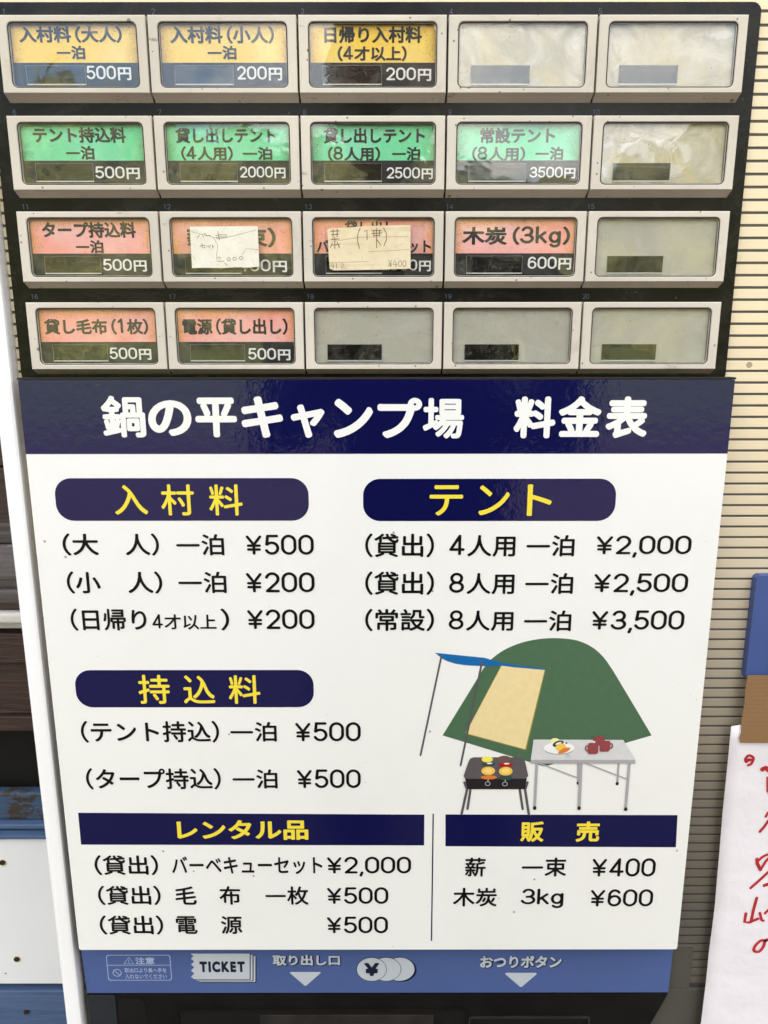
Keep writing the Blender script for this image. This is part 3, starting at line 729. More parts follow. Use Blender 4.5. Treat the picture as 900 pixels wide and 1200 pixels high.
lettering('caution_lettering', [('取出口より奥へ手を', (22.57, -686.56, 56.23, -682.22)), ('入れないでください', (22.60, -692.40, 56.20, -688.04))], q(1), M['pale_blue'], mach, (0, .006))
tk = lambda dx, dz: [(x+dx, z+dz) for x, z in [(76.93, -668.30), (123.98, -668.36), (123.00, -692.86), (78.28, -692.80), (75.65, -690.60), (78.59, -687.32), (75.99, -684.58), (78.93, -681.31), (76.34, -678.59), (79.23, -675.88), (76.65, -673.16), (78.90, -671.00)]]
parts = []
for kx, (dx, dz) in enumerate(((5.2, -3.6), (4.4, -2.8), (3.0, -2.1), (2.2, -1.4), (.7, -.6), (0, 0))): parts.append((tk(dx, dz), q(kx), 1 if kx % 2 == 0 else 0))
printed('ticket_picture', parts, [M['grey_ink'], M['navy_ink']], mach)
lettering('ticket_lettering', [('TICKET', (83.22, -686.07, 119.59, -675.70))], q(6), M['navy_ink'], mach, (0, .062, dict(dx=.7)))
for nm, tx, bb in (('slot_lettering', '取り出し口', (142.10, -679.87, 196.05, -669.86)), ('change_button_lettering', 'おつりボタン', (308.70, -682.31, 374.03, -670.90))):
    sh = (bb[0]+.5, bb[1]-.55, bb[2]+.5, bb[3]-.55)
    lettering(nm+'_outline', [(tx, (sh[0]-.4, sh[1]-.4, sh[2]+.4, sh[3]+.4))], q(0), M['navy_ink'], mach, (0, .085))
    lettering(nm, [(tx, bb)], q(3), M['grey_ink'], mach, (0, .035))
for nm, tr in (('slot_arrow', [(156.12, -686.15), (179.95, -686.18), (180.55, -687.09), (168.49, -699.35), (167.11, -699.35), (155.48, -687.06)]), ('change_button_arrow', [(329.84, -687.21), (353.93, -687.24), (354.67, -688.47), (343.12, -700.84), (341.74, -700.84), (329.20, -688.44)])):
    printed(nm, [(tr, q(0), 0)], [M['grey_ink']], mach)
parts = []
for kx, cx in enumerate((470.0, 453.0, 435.5)):
    cc = (221.49, -683.53) if cx == 435.5 else ((233.17, -683.55) if cx == 453.0 else (244.17, -683.57))
    if kx == 0: parts.append((ellipse((cc[0]+1.6, cc[1]-.8), 12.0, 11.4), q(0), 1))
    parts.append((ellipse(cc, 12.2, 11.5), q(2*kx+1), 1)); parts.append((ellipse(cc, 11.8, 11.1), q(2*kx+2), 0))
printed('coins_picture', parts, [M['grey_ink'], M['navy_ink']], mach)
lettering('coins_lettering', [('￥', (215.65, -689.69, 227.54, -677.25))], q(8), M['navy_ink'], mach, (0, .06))

# lower black delivery unit
BM().prism([(-4.5, -1150), (446, -1150), (447, -745), (462, -707.2), (-9.5, -707.2)], 6.2, 11.6).done('delivery_panel', M['lower_black'], mach)
BM().box(-9.0, 13.2, 5.2, 11.5, -1150, -708.0, .4).done('side_pillar', M['lower_grey'], mach)
BM().prism(rrect(14.6, -900, 37.0, -711, 7.0), 5.9, 8.0).done('finger_recess', M['deep_black'], mach)
def frame_obj(name, x0, z0, x1, z1, w, r, y0, y1, mat):
    b = BM(); o = rrect(x0, z0, x1, z1, r, 6); ii = rrect(x0+w, z0+w, x1-w, z1-w, max(r-w, .3), 6); n = len(o)
    A = [b.v(x, y0, z) for x, z in o]; B = [b.v(x, y0, z) for x, z in ii]; C_ = [b.v(x, y1, z) for x, z in o]; D = [b.v(x, y1, z) for x, z in ii]
    for i in range(n):
        j = (i+1) % n
        for f in ((A[i], A[j], B[j], B[i]), (A[i], C_[i], C_[j], A[j]), (B[i], B[j], D[j], D[i])): b.b.faces.new(f)
    return b.done(name, mat, mach)
frame_obj('delivery_tray_frame', 62.0, -900, 300, -721.0, 1.6, 5, 5.0, 6.4, M['lower_black'])
BM().prism(rrect(64.0, -898, 298, -723.0, 3), 6.0, 8).done('delivery_tray', M['deep_black'], mach)
M['tray_metal'] = plain('worn tray metal', (.020, .018, .016), .45, .3, .35, 60)
BM().box(130, 272, 5.6, 8, -850, -727.5, .6).done('tray_flap', M['tray_metal'], mach)
frame_obj('return_tray_frame', 300.5, -860, 400.0, -729.0, 1.6, 3.2, 4.8, 6.4, M['tray_metal'])
BM().prism(rrect(302.2, -858, 398.3, -730.8, 2), 6.0, 8).done('return_tray', M['deep_black'], mach)

# blue plate with dark slot at the right
PB = [(496.57, -351.88), (494.62, -354.65), (495.47, -429.61), (496.49, -431.53)]
M['slotdark'] = plain('dark slot plastic', (.008, .008, .009), .3, .4)
px = PB[2][0]
BM().prism(rrect(px-.5, PB[3][1], px+150, PB[0][1], 3.5), 5.0, 12.5).done('blue_plate', M['plate_blue'], mach)
sx = (510.89, -403.07)
BM().prism(rrect(sx[0], sx[1]-24, sx[0]+95, sx[1]+19, 5), 4.0, 6.0).done('bill_slot', M['slotdark'], mach)
# ------------------------------------------------------------------ the price board screwed on the machine's front
sgn = empty('price_board', (.227, .002, Z0-.662), 'large white price board with navy header and tent drawing, below the button rows', 'sign')
FY = -4.5
BL_, BR_ = -7.1, 460.9
_x, TOPZ = (226.17, -214.62)
_x, BOTZ = (224.79, -654.75)
_x, HBZ = (226.02, -263.25)
BM().prism(rrect(BL_, BOTZ, BR_, TOPZ, 1.6), FY, FY+3.2).done('board', [M['sign_white']], sgn)
BM().box(BL_-.12, BR_+.12, FY-.10, FY+3.3, HBZ, TOPZ+.15, .04).done('header_band', M['sign_navy'], sgn)
BM().box(BL_-1.0, BR_+1.0, FY+.2, FY+9.0, TOPZ+.3, TOPZ+1.5, .2).done('top_bracket', M['gasket'], sgn)
TY = FY-.20
for ch, bb in (('鍋', (45.53, -252.15, 74.19, -224.73)), ('の', (76.03, -251.15, 104.64, -227.64)), ('平', (107.26, -252.08, 134.63, -225.89)), ('キ', (137.68, -252.39, 164.99, -225.18)),
               ('ャ', (170.26, -252.47, 192.42, -230.49)), ('ン', (198.49, -252.49, 224.40, -226.84)), ('プ', (227.45, -252.63, 256.80, -226.19)), ('場', (257.42, -252.93, 284.53, -226.32)),
               ('料', (317.53, -252.86, 344.97, -225.31)), ('金', (347.09, -252.03, 374.98, -225.22)), ('表', (378.38, -252.74, 405.66, -225.35))):
    lettering('title_lettering', [(ch, bb)], TY, M['white_ink'], sgn, MARU_T if ch not in '鍋場' else (.012, .040))
def pill(x0, z0, x1, z1, r):
    BM().prism(rrect(x0, z0, x1, z1, r, 8), FY-.10, FY+.1).done('heading_pill', M['sign_navy'], sgn)
pill(*(9.53, -309.09, 180.78, -279.64), 11.5); pill(*(217.55, -309.45, 388.48, -280.21), 11.5); pill(*(10.44, -447.64, 181.17, -418.70), 11.5)
for ch, bb in (('入', (49.31, -304.77, 71.58, -284.40)), ('村', (80.93, -305.39, 103.32, -283.84)), ('料', (113.36, -305.42, 135.99, -283.87)),
               ('テ', (262.53, -305.54, 285.17, -284.57)), ('ン', (295.79, -305.27, 316.58, -284.77)), ('ト', (328.59, -305.89, 345.22, -284.03)),
               ('持', (55.56, -444.80, 77.96, -422.22)), ('込', (87.75, -444.43, 110.15, -422.84)), ('料', (120.18, -444.86, 142.83, -422.55))):
    lettering('heading_lettering', [(ch, bb)], TY, M['yellow_ink'], sgn, (.018, .030))
bodyl = [
 [('（大', (11.42, -333.69, 35.69, -317.92)), ('人）', (54.41, -333.73, 77.39, -317.95)), ('一泊', (89.19, -333.64, 122.02, -318.59)), ('￥500', (137.06, -333.20, 183.51, -318.94))],
 [('（小', (11.78, -361.19, 34.97, -345.04)), ('人）', (54.08, -361.22, 77.87, -345.08)), ('一泊', (89.00, -360.95, 122.32, -345.42)), ('￥200', (136.12, -360.37, 183.47, -345.78))],
 [('（日帰り', (11.90, -388.71, 64.94, -372.19)), ('4才以上', (68.89, -387.87, 113.95, -376.35)), ('）', (117.27, -388.53, 123.02, -372.27)), ('￥200', (135.84, -387.55, 182.90, -372.93))],
 [('（貸出）', (218.80, -335.10, 265.98, -318.10)), ('4人用', (276.52, -334.54, 321.84, -319.05)), ('一泊', (329.45, -334.58, 362.37, -319.39)), ('￥2,000', (377.40, -335.55, 442.55, -319.75))],
 [('（貸出）', (218.63, -362.32, 266.36, -345.23)), ('8人用', (276.91, -361.75, 322.16, -346.21)), ('一泊', (329.69, -361.79, 362.93, -346.56)), ('￥2,500', (377.43, -363.10, 442.63, -346.80))],
 [('（常設）', (218.46, -389.22, 266.74, -372.57)), ('8人用', (277.17, -388.96, 322.48, -373.69)), ('一泊', (329.92, -389.39, 363.12, -373.92)), ('￥3,500', (377.61, -390.98, 442.44, -373.92))],
 [('（テント持込）', (11.31, -475.60, 111.63, -458.27)), ('一泊', (119.87, -475.00, 153.51, -459.30)), ('￥500', (167.22, -474.71, 214.64, -459.49))],
 [('（タープ持込）', (11.65, -513.99, 111.00, -496.40)), ('一泊', (119.63, -513.36, 152.90, -497.53)), ('￥500', (167.46, -512.93, 214.35, -497.59))],
 [('（貸出）', (11.66, -587.11, 59.77, -569.74)), ('バーベキューセット', (70.26, -586.40, 184.61, -570.96)), ('￥2,000', (188.29, -588.62, 252.09, -571.30))],
 [('（貸出）', (11.98, -613.73, 59.94, -596.53)), ('毛', (71.20, -613.48, 87.45, -597.19)), ('布', (105.27, -613.52, 121.20, -597.08)), ('一枚', (140.39, -613.58, 173.29, -597.29)), ('￥500', (187.84, -612.88, 234.77, -598.11))],
 [('（貸出）', (11.04, -640.50, 60.15, -623.11)), ('電', (70.21, -639.94, 86.62, -623.78)), ('源', (105.16, -639.98, 121.38, -623.83)), ('￥500', (187.38, -639.49, 234.53, -624.41))],
 [('薪', (293.19, -588.72, 308.90, -572.14)), ('一束', (336.31, -588.78, 370.27, -572.20)), ('￥400', (389.97, -588.86, 438.17, -572.87))],
 [('木炭', (284.63, -615.29, 318.21, -598.68)), ('3kg', (336.76, -616.89, 369.45, -599.50)), ('￥600', (390.29, -615.44, 438.34, -600.18))],
]
for ln in bodyl:
    for it in ln: lettering('price_line', [it], TY, M['ink'], sgn, BODY)
BM().prism([(2.88, -560.63), (261.82, -561.60), (261.71, -535.38), (3.15, -533.49)], FY-.10, FY+.1).done('heading_bar', M['sign_navy_flat'], sgn)
BM().prism([(277.94, -562.35), (452.14, -563.45), (451.08, -536.03), (277.47, -535.25)], FY-.10, FY+.1).done('heading_bar', M['sign_navy_flat'], sgn)
lettering('heading_lettering', [('レンタル品', (76.03, -556.59, 174.61, -539.84))], TY, M['yellow_ink'], sgn, (0, .030))
lettering('heading_lettering', [('販', (334.19, -558.46, 351.64, -541.25)), ('売', (375.90, -558.51, 393.61, -541.30))], TY, M['yellow_ink'], sgn, (0, .028))
BM().prism([(268.03, -646.69), (269.03, -646.69), (268.79, -534.66), (267.83, -534.66)], FY-.10, FY+.1).done('divider_line', M['sign_navy_flat'], sgn)

# the printed camping drawing
def ink(name, c, var=.04): M[name] = plain(name, c, .25, .4, var, 200); return M[name]
PIC = [ink('drawing green', (.066, .135, .074)), ink('drawing tan', (.75, .61, .32)), ink('drawing blue', (.010, .125, .36)), ink('drawing dark grey', (.10, .088, .095)),
       ink('drawing black', (.018, .015, .017)), ink('drawing light grey', (.60, .60, .60)), ink('drawing mid grey', (.36, .35, .37)), ink('drawing yellow', (.83, .72, .10)),
       ink('drawing orange yellow', (.80, .50, .09)), ink('drawing orange', (.66, .19, .03)), ink('drawing dark green', (.03, .075, .055)), ink('drawing red', (.42, .012, .012)),
       ink('drawing brown', (.15, .085, .07)), ink('drawing white', (.80, .80, .79)), ink('drawing maroon', (.26, .055, .06)), ink('drawing olive edge', (.30, .25, .03)), ink('drawing pale orange', (.83, .62, .20)), ink('drawing cream yellow', (.80, .76, .38))]
GN, TAN, BLU, DG, BK, LG, MG, YE, OY, OR, DKG, RD, BR, WH, MA, OL, PO, CY = range(18)
L0 = FY-.05
class Pic:
    def __init__(s, name, lay): s.n = name; s.p = []; s.k = lay
    def add(s, pts, mi): s.p.append((pts, L0-.035*s.k, mi)); s.k += 1; return s
    def done(s): return printed(s.n, s.p, PIC, sgn)
PXS = [(324.52, -462.21), (325.14, -462.21)]; PXM = abs(PXS[1][0]-PXS[0][0])     # mm per photo pixel on the board
t = Pic('tent_drawing', 0)
t.add(curvy([(297.28, -427.55), (304.73, -414.27), (314.34, -405.16), (325.88, -399.13), (337.48, -395.88), (349.15, -394.64), (360.89, -395.15), (370.39, -397.16), (380.08, -402.19), (388.09, -409.78), (395.38, -419.96)], 4)+[(426.57, -470.33), (349.64, -495.53), (274.23, -470.17)], GN)
t.add([(315.00, -415.39), (346.82, -418.68), (335.59, -482.24), (291.31, -469.12), (290.83, -467.66), (294.72, -459.92)], OL)
t.add([(315.33, -415.62), (346.18, -418.92), (334.89, -481.38), (291.96, -468.63), (291.49, -467.42), (295.26, -459.43)], TAN)
t.done()
t = Pic('awning_drawing', 3)
t.add([(267.86, -405.61), (303.16, -409.46), (308.60, -411.20), (315.69, -413.42), (346.46, -417.98), (346.50, -418.80), (325.54, -416.91), (315.76, -415.51), (310.37, -415.85), (301.72, -415.73), (293.07, -415.37), (287.65, -414.78), (282.23, -413.85), (276.80, -412.10), (272.45, -409.78)], BLU)
t.add(ribbon([(272.42, -407.93), (258.34, -486.09)], 2.3*PXM*.95), DG); t.add(ribbon([(301.41, -412.36), (287.89, -494.41)], 2.5*PXM*.95), DG)
t.done()
g_ = Pic('grill_drawing', 6)
def GP(s_): return s_
for p in ([(295.82, -512.29), (293.80, -530.50)], [(331.86, -512.33), (334.98, -530.55)]): g_.add(ribbon(p, 2.9*PXM), DG)
for p in ([(293.24, -513.07), (289.51, -534.66)], [(335.89, -513.12), (339.68, -534.71)], [(291.02, -508.20), (292.83, -513.46)], [(337.59, -508.25), (336.26, -513.51)]): g_.add(ribbon(p, 3.0*PXM), DG)
g_.add([(291.22, -504.60), (336.95, -504.65), (336.14, -513.90), (293.40, -513.86)], BK)
g_.add([(297.29, -487.60), (332.07, -487.64), (333.85, -488.56), (335.21, -491.27), (337.93, -502.93), (336.27, -505.12), (291.44, -505.22), (290.20, -502.88), (293.68, -490.84), (294.88, -488.60)], DG)
E9 = lambda cx, cz, rx, rz, a=0: None
def el(c, rx, rz, sc, a=0): return ellipse(c, rx/sc*PXM, rz/sc*PXM, a)
for c, rx, rz, m_ in (((307.29, -489.31), 60, 34, YE), ((308.24, -493.33), 74, 24, DKG), ((309.06, -492.48), 30, 9, WH), ((308.26, -498.61), 74, 50, OY), ((308.26, -498.38), 44, 30, PO), ((308.91, -503.91), 86, 24, OR),
                      ((319.81, -489.09), 76, 42, BR), ((320.95, -493.73), 76, 27, RD), ((321.61, -492.65), 30, 9, WH), ((321.12, -498.78), 73, 52, OY), ((321.12, -498.55), 44, 30, PO), ((321.17, -504.16), 74, 28, DKG)):
    g_.add(el(c, rx, rz, 9), m_)
for c in ((308.15, -508.92), (320.86, -509.17)):
    kk = g_.k; g_.p += ringparts(c, 30/9*PXM, 27/9*PXM, .55, L0-.035*kk, MG); g_.k += 1
    g_.add(ribbon([(c[0]+.2, c[1]+3.0*PXM), (c[0]+.2, c[1]+5.2*PXM)], .8), MG)
g_.done()
t = Pic('table_drawing', 6)
for p, w in (([(374.21, -492.43), (375.06, -507.39)], 14), ([(403.95, -492.46), (404.05, -507.82)], 14)): t.add(ribbon(p, w/5.294*PXM), MG)
for c in ((375.15, -508.99), (404.04, -509.42)): t.add(el(c, 10, 12, 5.294), BK)
for p in ([(345.18, -492.40), (375.52, -505.13)], [(379.30, -492.43), (411.05, -505.70)]): t.add(ribbon(p, 10/5.294*PXM), MG)
for p, w in (([(343.76, -492.39), (343.78, -528.17)], 17), ([(376.22, -492.43), (376.83, -528.21)], 20), ([(411.77, -492.47), (411.62, -528.93)], 17)): t.add(ribbon(p, w/5.294*PXM), MG)
for c in ((343.84, -529.53), (376.92, -529.70), (411.74, -530.55)): t.add(el(c, 11, 14, 5.294), BK)
t.add([(339.12, -489.23), (415.81, -489.32), (416.06, -492.74), (339.27, -492.65)], MG); t.add([(340.55, -473.19), (405.83, -473.52), (415.84, -489.71), (339.14, -489.63)], LG)
t.add(el((359.56, -481.67), 90, 33, 5.294), MG); t.add(el((359.47, -479.97), 95, 40, 5.294), WH)
for cx, cz, rx, rz, a, m_ in ((217, 103, 28, 20, 0, CY), (238, 122, 36, 20, 22, DKG), (240, 119, 20, 6, 22, WH), (255, 145, 33, 26, 10, OY), (278, 168, 40, 15, 25, OR)):
    t.add(el((330.71, -462.22) if False else tuple(a_+b_ for a_, b_ in zip((330.71, -462.22), (cx/5.294*PXM, -cz/5.294*PXM))), rx, rz, 5.294, a), m_)
_o = (384.43, -479.39)
def tp(x, z): return (_o[0]+(x-450)/5.294*PXM, _o[1]-(z-132.4)/5.294*PXM*.965)
kk = t.k; t.p += ringparts(tp(293, 193), 12/5.294*PXM, 12/5.294*PXM, .4, L0-.035*kk, MG); t.k += 1
t.add(ellipse(tp(280, 101), .7, .7, n=10), BK)
def mug(cx, z0, z1, hw, side):
    t.add([tp(cx-hw, z0+6), tp(cx-hw*.8, z0), tp(cx+hw*.8, z0), tp(cx+hw, z0+6), tp(cx+hw, z1-10), tp(cx+hw*.7, z1), tp(cx-hw*.7, z1), tp(cx-hw, z1-10)], MA)
    if side:
        kk = t.k; t.p += ringparts(tp(cx+side*(hw+6), (z0+z1)/2-2), 13/5.294*PXM, 21/5.294*PXM, .95, L0-.035*kk, MA); t.k += 1
mug(482, 60, 120, 36, 0); t.add(ellipse(tp(482, 64), 30/5.294*PXM, 1.3), MA)
mug(448, 100, 180, 32, -1); mug(520, 84, 163, 32, 1); t.add(ellipse(tp(452, 93), .8, .8, n=12), WH)
t.add(ribbon([tp(484, 130), tp(484, 165)], .5), LG)
t.done()

# ------------------------------------------------------------------ handwritten paper slips stuck on two buttons
def slipmat(name, a, b_):
    m, nt, b = mat_new(name); c = mixc(nt, ramp(nt, noise(nt, 60, 4, .6), [(.35, 0.0), (.7, 1.0)]), a, b_)
    c = mixc(nt, mth(nt, 'MULTIPLY', ramp(nt, noise(nt, 50, 2, .5, stretch=(.3, 1, 2.5)), [(.58, 0.0), (.62, 1.0)]), .25), c, (.50, .36, .20))
    nt.links.new(c, b.inputs['Base Color']); b.inputs['Roughness'].default_value = .5; bump(nt, b, noise(nt, 70, 3), .4, .001); return m
M['slip_white'] = slipmat('cream slip paper', (.86, .83, .74), (.93, .91, .84)); M['slip_tan'] = slipmat('yellowed slip paper', (.84, .70, .48), (.90, .79, .58))
M['pencil'] = plain('faded pen line', (.15, .13, .11), .7, .2, .3, 200); M['crease'] = plain('paper crease', (.42, .33, .22), .7, .2, .3, 200); M['brownpen'] = plain('brown marker line', (.20, .12, .08), .7, .2, .4, 300)
def strokes(name, L, w, y, mat, parent):
    b = BM()
    for k_, s_ in enumerate(L): b.flat(ribbon(s_, w), y-.002*(k_ % 9))
    return b.done(name, mat, parent, recalc=False)
def ring_stroke(c, rx, rz): return ellipse(c, rx, rz, n=14)+[ellipse(c, rx, rz, n=14)[0]]
S12 = lambda L: L
sl = empty('paper_slip', (.135, .0002, Z0-.128), 'creased cream paper slip with faint handwriting taped over the second button of the third row', 'paper note')
BM().prism([(109.26, -119.31), (152.13, -119.03), (152.29, -143.42), (145.73, -144.04), (137.03, -143.82), (128.29, -144.34), (117.41, -144.13), (109.23, -144.33)], 0.35, 0.5).done('paper', M['slip_white'], sl)
BM().prism([(100.50, -118.29), (164.22, -118.12), (163.80, -144.46), (100.98, -145.68)], -.05, 0.05).done('clear_tape', M['clear_tape'], sl)
strokes('handwriting', [[(115.02, -124.21), (113.61, -126.26)], [(116.76, -124.01), (117.64, -125.75)], [(118.19, -123.39), (118.49, -124.01)], [(118.96, -123.19), (119.25, -123.80)], [(119.09, -124.83), (121.91, -124.62)],
 [(125.36, -124.62), (129.49, -124.01)], [(125.51, -125.85), (129.43, -125.34)], [(126.79, -121.97), (127.60, -127.29)], [(129.90, -124.42), (132.18, -124.12), (131.79, -125.65)], [(129.40, -125.85), (132.88, -125.45)],
 [(115.08, -130.98), (118.36, -130.36), (117.89, -131.19)], [(116.36, -129.33), (116.43, -132.01), (118.49, -132.01)], [(119.31, -130.77), (119.60, -131.50)], [(120.30, -130.57), (120.59, -131.29)], [(121.72, -130.36), (120.87, -132.11)], [(123.03, -130.16), (122.91, -132.42)], [(122.98, -130.98), (123.93, -131.50)],
 [(125.98, -138.21), (127.00, -137.38), (127.83, -138.21), (126.10, -140.28), (129.69, -140.08)], [(130.40, -141.22), (131.52, -142.78)]]
 +[ring_stroke(c, 1.1, .95) for c in ((132.90, -138.94), (136.72, -138.63), (140.75, -138.22))], .34, 0.30, M['pencil'], sl)
strokes('crease', [[(110.16, -122.37), (121.67, -125.03), (127.20, -126.67), (136.79, -124.83), (150.96, -121.37)], [(123.79, -125.85), (126.37, -130.37), (125.28, -136.97), (125.45, -140.08)], [(141.71, -136.15), (144.14, -132.54), (151.81, -133.06)]], .30, 0.32, M['crease'], sl)
sl = empty('paper_slip', (.225, .0002, Z0-.128), 'yellowed tan paper slip with brown handwriting taped over the third button of the third row', 'paper note')
BM().prism([(195.81, -121.19), (197.33, -120.38), (212.42, -119.67), (223.19, -118.96), (248.50, -118.47), (248.79, -144.72), (238.33, -145.03), (228.30, -145.34), (209.99, -145.64), (199.63, -145.74), (197.14, -144.69), (196.62, -137.01), (196.36, -126.71)], 0.35, 0.5).done('paper', M['slip_tan'], sl)
BM().prism([(194.11, -119.36), (257.11, -118.17), (257.90, -140.15), (253.60, -145.87), (194.71, -146.57)], -.05, 0.05).done('clear_tape', M['clear_tape'], sl)
strokes('handwriting', [[(198.16, -122.21), (203.56, -121.81)], [(198.56, -124.25), (203.10, -123.85)], [(199.69, -120.99), (199.49, -126.51)], [(202.28, -120.79), (202.10, -125.69)], [(198.08, -127.22), (203.49, -126.71)], [(200.70, -125.69), (200.59, -132.47)], [(199.02, -129.17), (197.79, -131.85)], [(202.16, -128.77), (203.64, -131.85)], [(198.24, -130.41), (203.23, -130.10)],
 [(216.72, -120.39), (215.29, -123.65), (215.04, -127.75), (216.20, -132.48)], [(231.59, -120.19), (233.32, -123.66), (233.32, -127.24), (231.80, -130.63)], [(219.40, -122.43), (221.03, -121.41), (221.10, -127.24)], [(224.04, -121.82), (230.08, -121.62)], [(224.04, -123.45), (230.30, -123.15)], [(227.07, -120.39), (227.14, -132.07)], [(225.11, -124.88), (229.21, -124.68)], [(227.16, -126.93), (229.64, -130.42)], [(225.34, -121.61), (225.43, -124.88)], [(229.00, -121.62), (229.00, -124.88)]], .50, 0.30, M['brownpen'], sl)
strokes('handwriting', [[(198.82, -141.57), (197.93, -143.13), (199.89, -143.13)], [(199.36, -142.20), (199.32, -144.48)], [(201.54, -141.57), (201.50, -144.38)], [(204.47, -142.09), (205.35, -141.57), (206.21, -142.20), (204.55, -144.38), (206.95, -144.38)],
 [(234.73, -139.52), (235.82, -141.28), (236.80, -139.52)], [(235.82, -141.28), (235.82, -143.67)], [(234.73, -141.80), (236.91, -141.80)], [(234.73, -142.63), (236.91, -142.63)], [(238.65, -139.52), (237.56, -142.22), (240.18, -142.22)], [(239.41, -140.56), (239.42, -143.67)]]
 +[ring_stroke(c, 1.0, 1.8) for c in ((242.03, -141.70), (244.75, -141.60))], .32, 0.30, M['pencil'], sl)
strokes('crease', [[(196.98, -141.15), (222.01, -140.34)], [(199.90, -128.15), (216.68, -125.70), (246.93, -125.30)], [(222.04, -134.54), (248.06, -133.11)]], .28, 0.32, M['crease'], sl)

# ------------------------------------------------------------------ handwritten paper notice and the cloth tape holding it
def notice():
    m, nt, b = mat_new('white notice paper'); n = noise(nt, 14, 5, .6)
    c = mixc(nt, n, (.74, .70, .76), (.80, .77, .81)); c = mixc(nt, mth(nt, 'MULTIPLY', specks(nt, 60, .06, .8), .6), c, (.4, .35, .4))
    nt.links.new(c, b.inputs['Base Color']); b.inputs['Roughness'].default_value = .6; bump(nt, b, noise(nt, 16, 4), .6, .006)
    pn = empty('paper_notice', (.53, .005, Z0-.65), 'white paper notice with red brush handwriting hanging below the blue plate', 'paper notice')
    left = [(488.09, -467.71), (488.36, -480.93), (488.71, -502.08), (489.10, -538.13), (490.16, -575.23), (490.50, -594.18), (491.20, -621.17), (491.20, -632.91), (490.67, -664.73), (490.77, -693.20), (490.18, -734.93), (488.50, -777.96)]
    bm = BM(); NX = 16; grid = []
    X1 = 660.0
    for i, (lx, lz) in enumerate(left):
        row = []
        for j in range(NX+1):
            tt = j/NX; x = lx+(X1-lx)*tt; z = lz+(1.6 if i == 0 and j > 0 else 0)
            y = 4.0+1.6*math.sin(tt*3.4+.4)*min(1, i/3)-(.5*max(0, i-8))*(1-tt)
            row.append(bm.v(x, y, z))
        grid.append(row)
    for i in range(len(left)-1):
        for j in range(NX): bm.b.faces.new((grid[i][j], grid[i+1][j], grid[i+1][j+1], grid[i][j+1]))
    bmesh.ops.recalc_face_normals(bm.b, faces=bm.b.faces[:])
    bmesh.ops.solidify(bm.b, geom=bm.b.faces[:], thickness=.0002)
    bm.done('paper', m, pn, smooth=True)
    M['red_marker'] = plain('red marker ink', (.42, .022, .028), .5, .3, .25, 60)
    ST = [(curvy([(505.74, -495.41), (503.73, -495.41), (502.59, -497.31), (501.58, -494.83), (503.88, -491.95), (507.44, -494.01), (506.45, -498.55), (504.22, -500.04)]), 2.0), ([(515.56, -503.53), (517.29, -502.29), (521.30, -504.79), (529.01, -506.88)], 3.6), ([(519.82, -510.20), (521.14, -521.95), (525.33, -527.02)], 1.2), ([(522.72, -544.05), (523.85, -540.62), (529.71, -538.92)], 1.8), (curvy([(519.60, -556.97), (522.21, -553.08), (524.72, -548.34), (529.71, -538.92)]), 2.0),
          ([(519.98, -581.30), (520.80, -585.28), (523.70, -590.60)], 2.6), (curvy([(520.58, -583.24), (524.35, -579.10), (528.71, -576.91), (536.95, -575.16)]), 1.8), ([(524.03, -590.16), (527.10, -583.07), (531.11, -577.79)], 1.9), ([(517.76, -607.13), (523.62, -600.41), (530.46, -592.39), (535.20, -586.62)], 2.0), ([(528.38, -604.90), (532.45, -603.11), (540.15, -602.67)], 2.6),
          ([(516.57, -630.28), (516.38, -638.08), (519.96, -638.54), (526.66, -635.15)], 2.2), ([(523.64, -616.17), (522.25, -627.08), (521.48, -638.09)], 2.2), ([(527.64, -629.83), (529.82, -636.72), (531.18, -636.99)], 2.0), ([(531.77, -630.29), (535.06, -626.19)], 2.0),
          (curvy([(535.25, -655.72), (531.29, -655.71), (527.45, -660.38), (526.77, -665.07), (530.85, -666.01), (533.90, -661.32), (535.20, -655.25), (541.58, -655.72), (545.39, -661.34)]), 2.2)]
    def ys(x, z):
        zs = [p[1] for p in left]; k_ = min(range(len(left)), key=lambda q_: abs(zs[q_]-z)); lx = left[k_][0]; tt = (x-lx)/(X1-lx)
        return 4.0+1.6*math.sin(tt*3.4+.4)*min(1, k_/3)-(.5*max(0, k_-8))*(1-tt)
    for s_, w in ST:
        b2 = BM(); y = min(ys(*p) for p in s_)-.35
        b2.prism(ribbon(s_, w*1.05), y, y+.1); b2.done('brush_stroke', M['red_marker'], pn)
    # cloth tape
    m, nt, b = mat_new('brown cloth tape'); wv = nt.nodes.new('ShaderNodeTexWave'); wv.inputs['Scale'].default_value = 380; wv.bands_direction = 'X'; nt.links.new(pos(nt), wv.inputs[0])
    w2 = nt.nodes.new('ShaderNodeTexWave'); w2.inputs['Scale'].default_value = 300; w2.bands_direction = 'Z'; nt.links.new(pos(nt), w2.inputs[0])
    h = mth(nt, 'MULTIPLY', wv.outputs['Fac'], w2.outputs['Fac'])
    c = mixc(nt, h, (.22, .115, .045), (.33, .18, .075)); c = mixc(nt, mth(nt, 'MULTIPLY', noise(nt, 30, 5), .4), c, (.24, .15, .07))
    nt.links.new(c, b.inputs['Base Color']); b.inputs['Roughness'].default_value = .5; bump(nt, b, h, .5, .0006)
    tl = [(495.27, -426.47), (494.90, -433.15), (494.59, -440.47), (494.71, -449.30), (494.40, -456.71), (494.37, -464.16), (494.88, -471.66), (494.53, -476.18), (494.81, -480.26)]
    tl = [(x+random.uniform(-.35, .35), z) for x, z in tl]
    b2 = BM(); b2.prism([(tl[0][0]+130, tl[0][1]+1)]+tl+[(tl[-1][0]+130, tl[-1][1]-1)], 2.3, 2.7)
    tag(b2.done('cloth_tape', m), 'strip of brown woven cloth tape across the top of the white paper notice', 'tape')
notice()


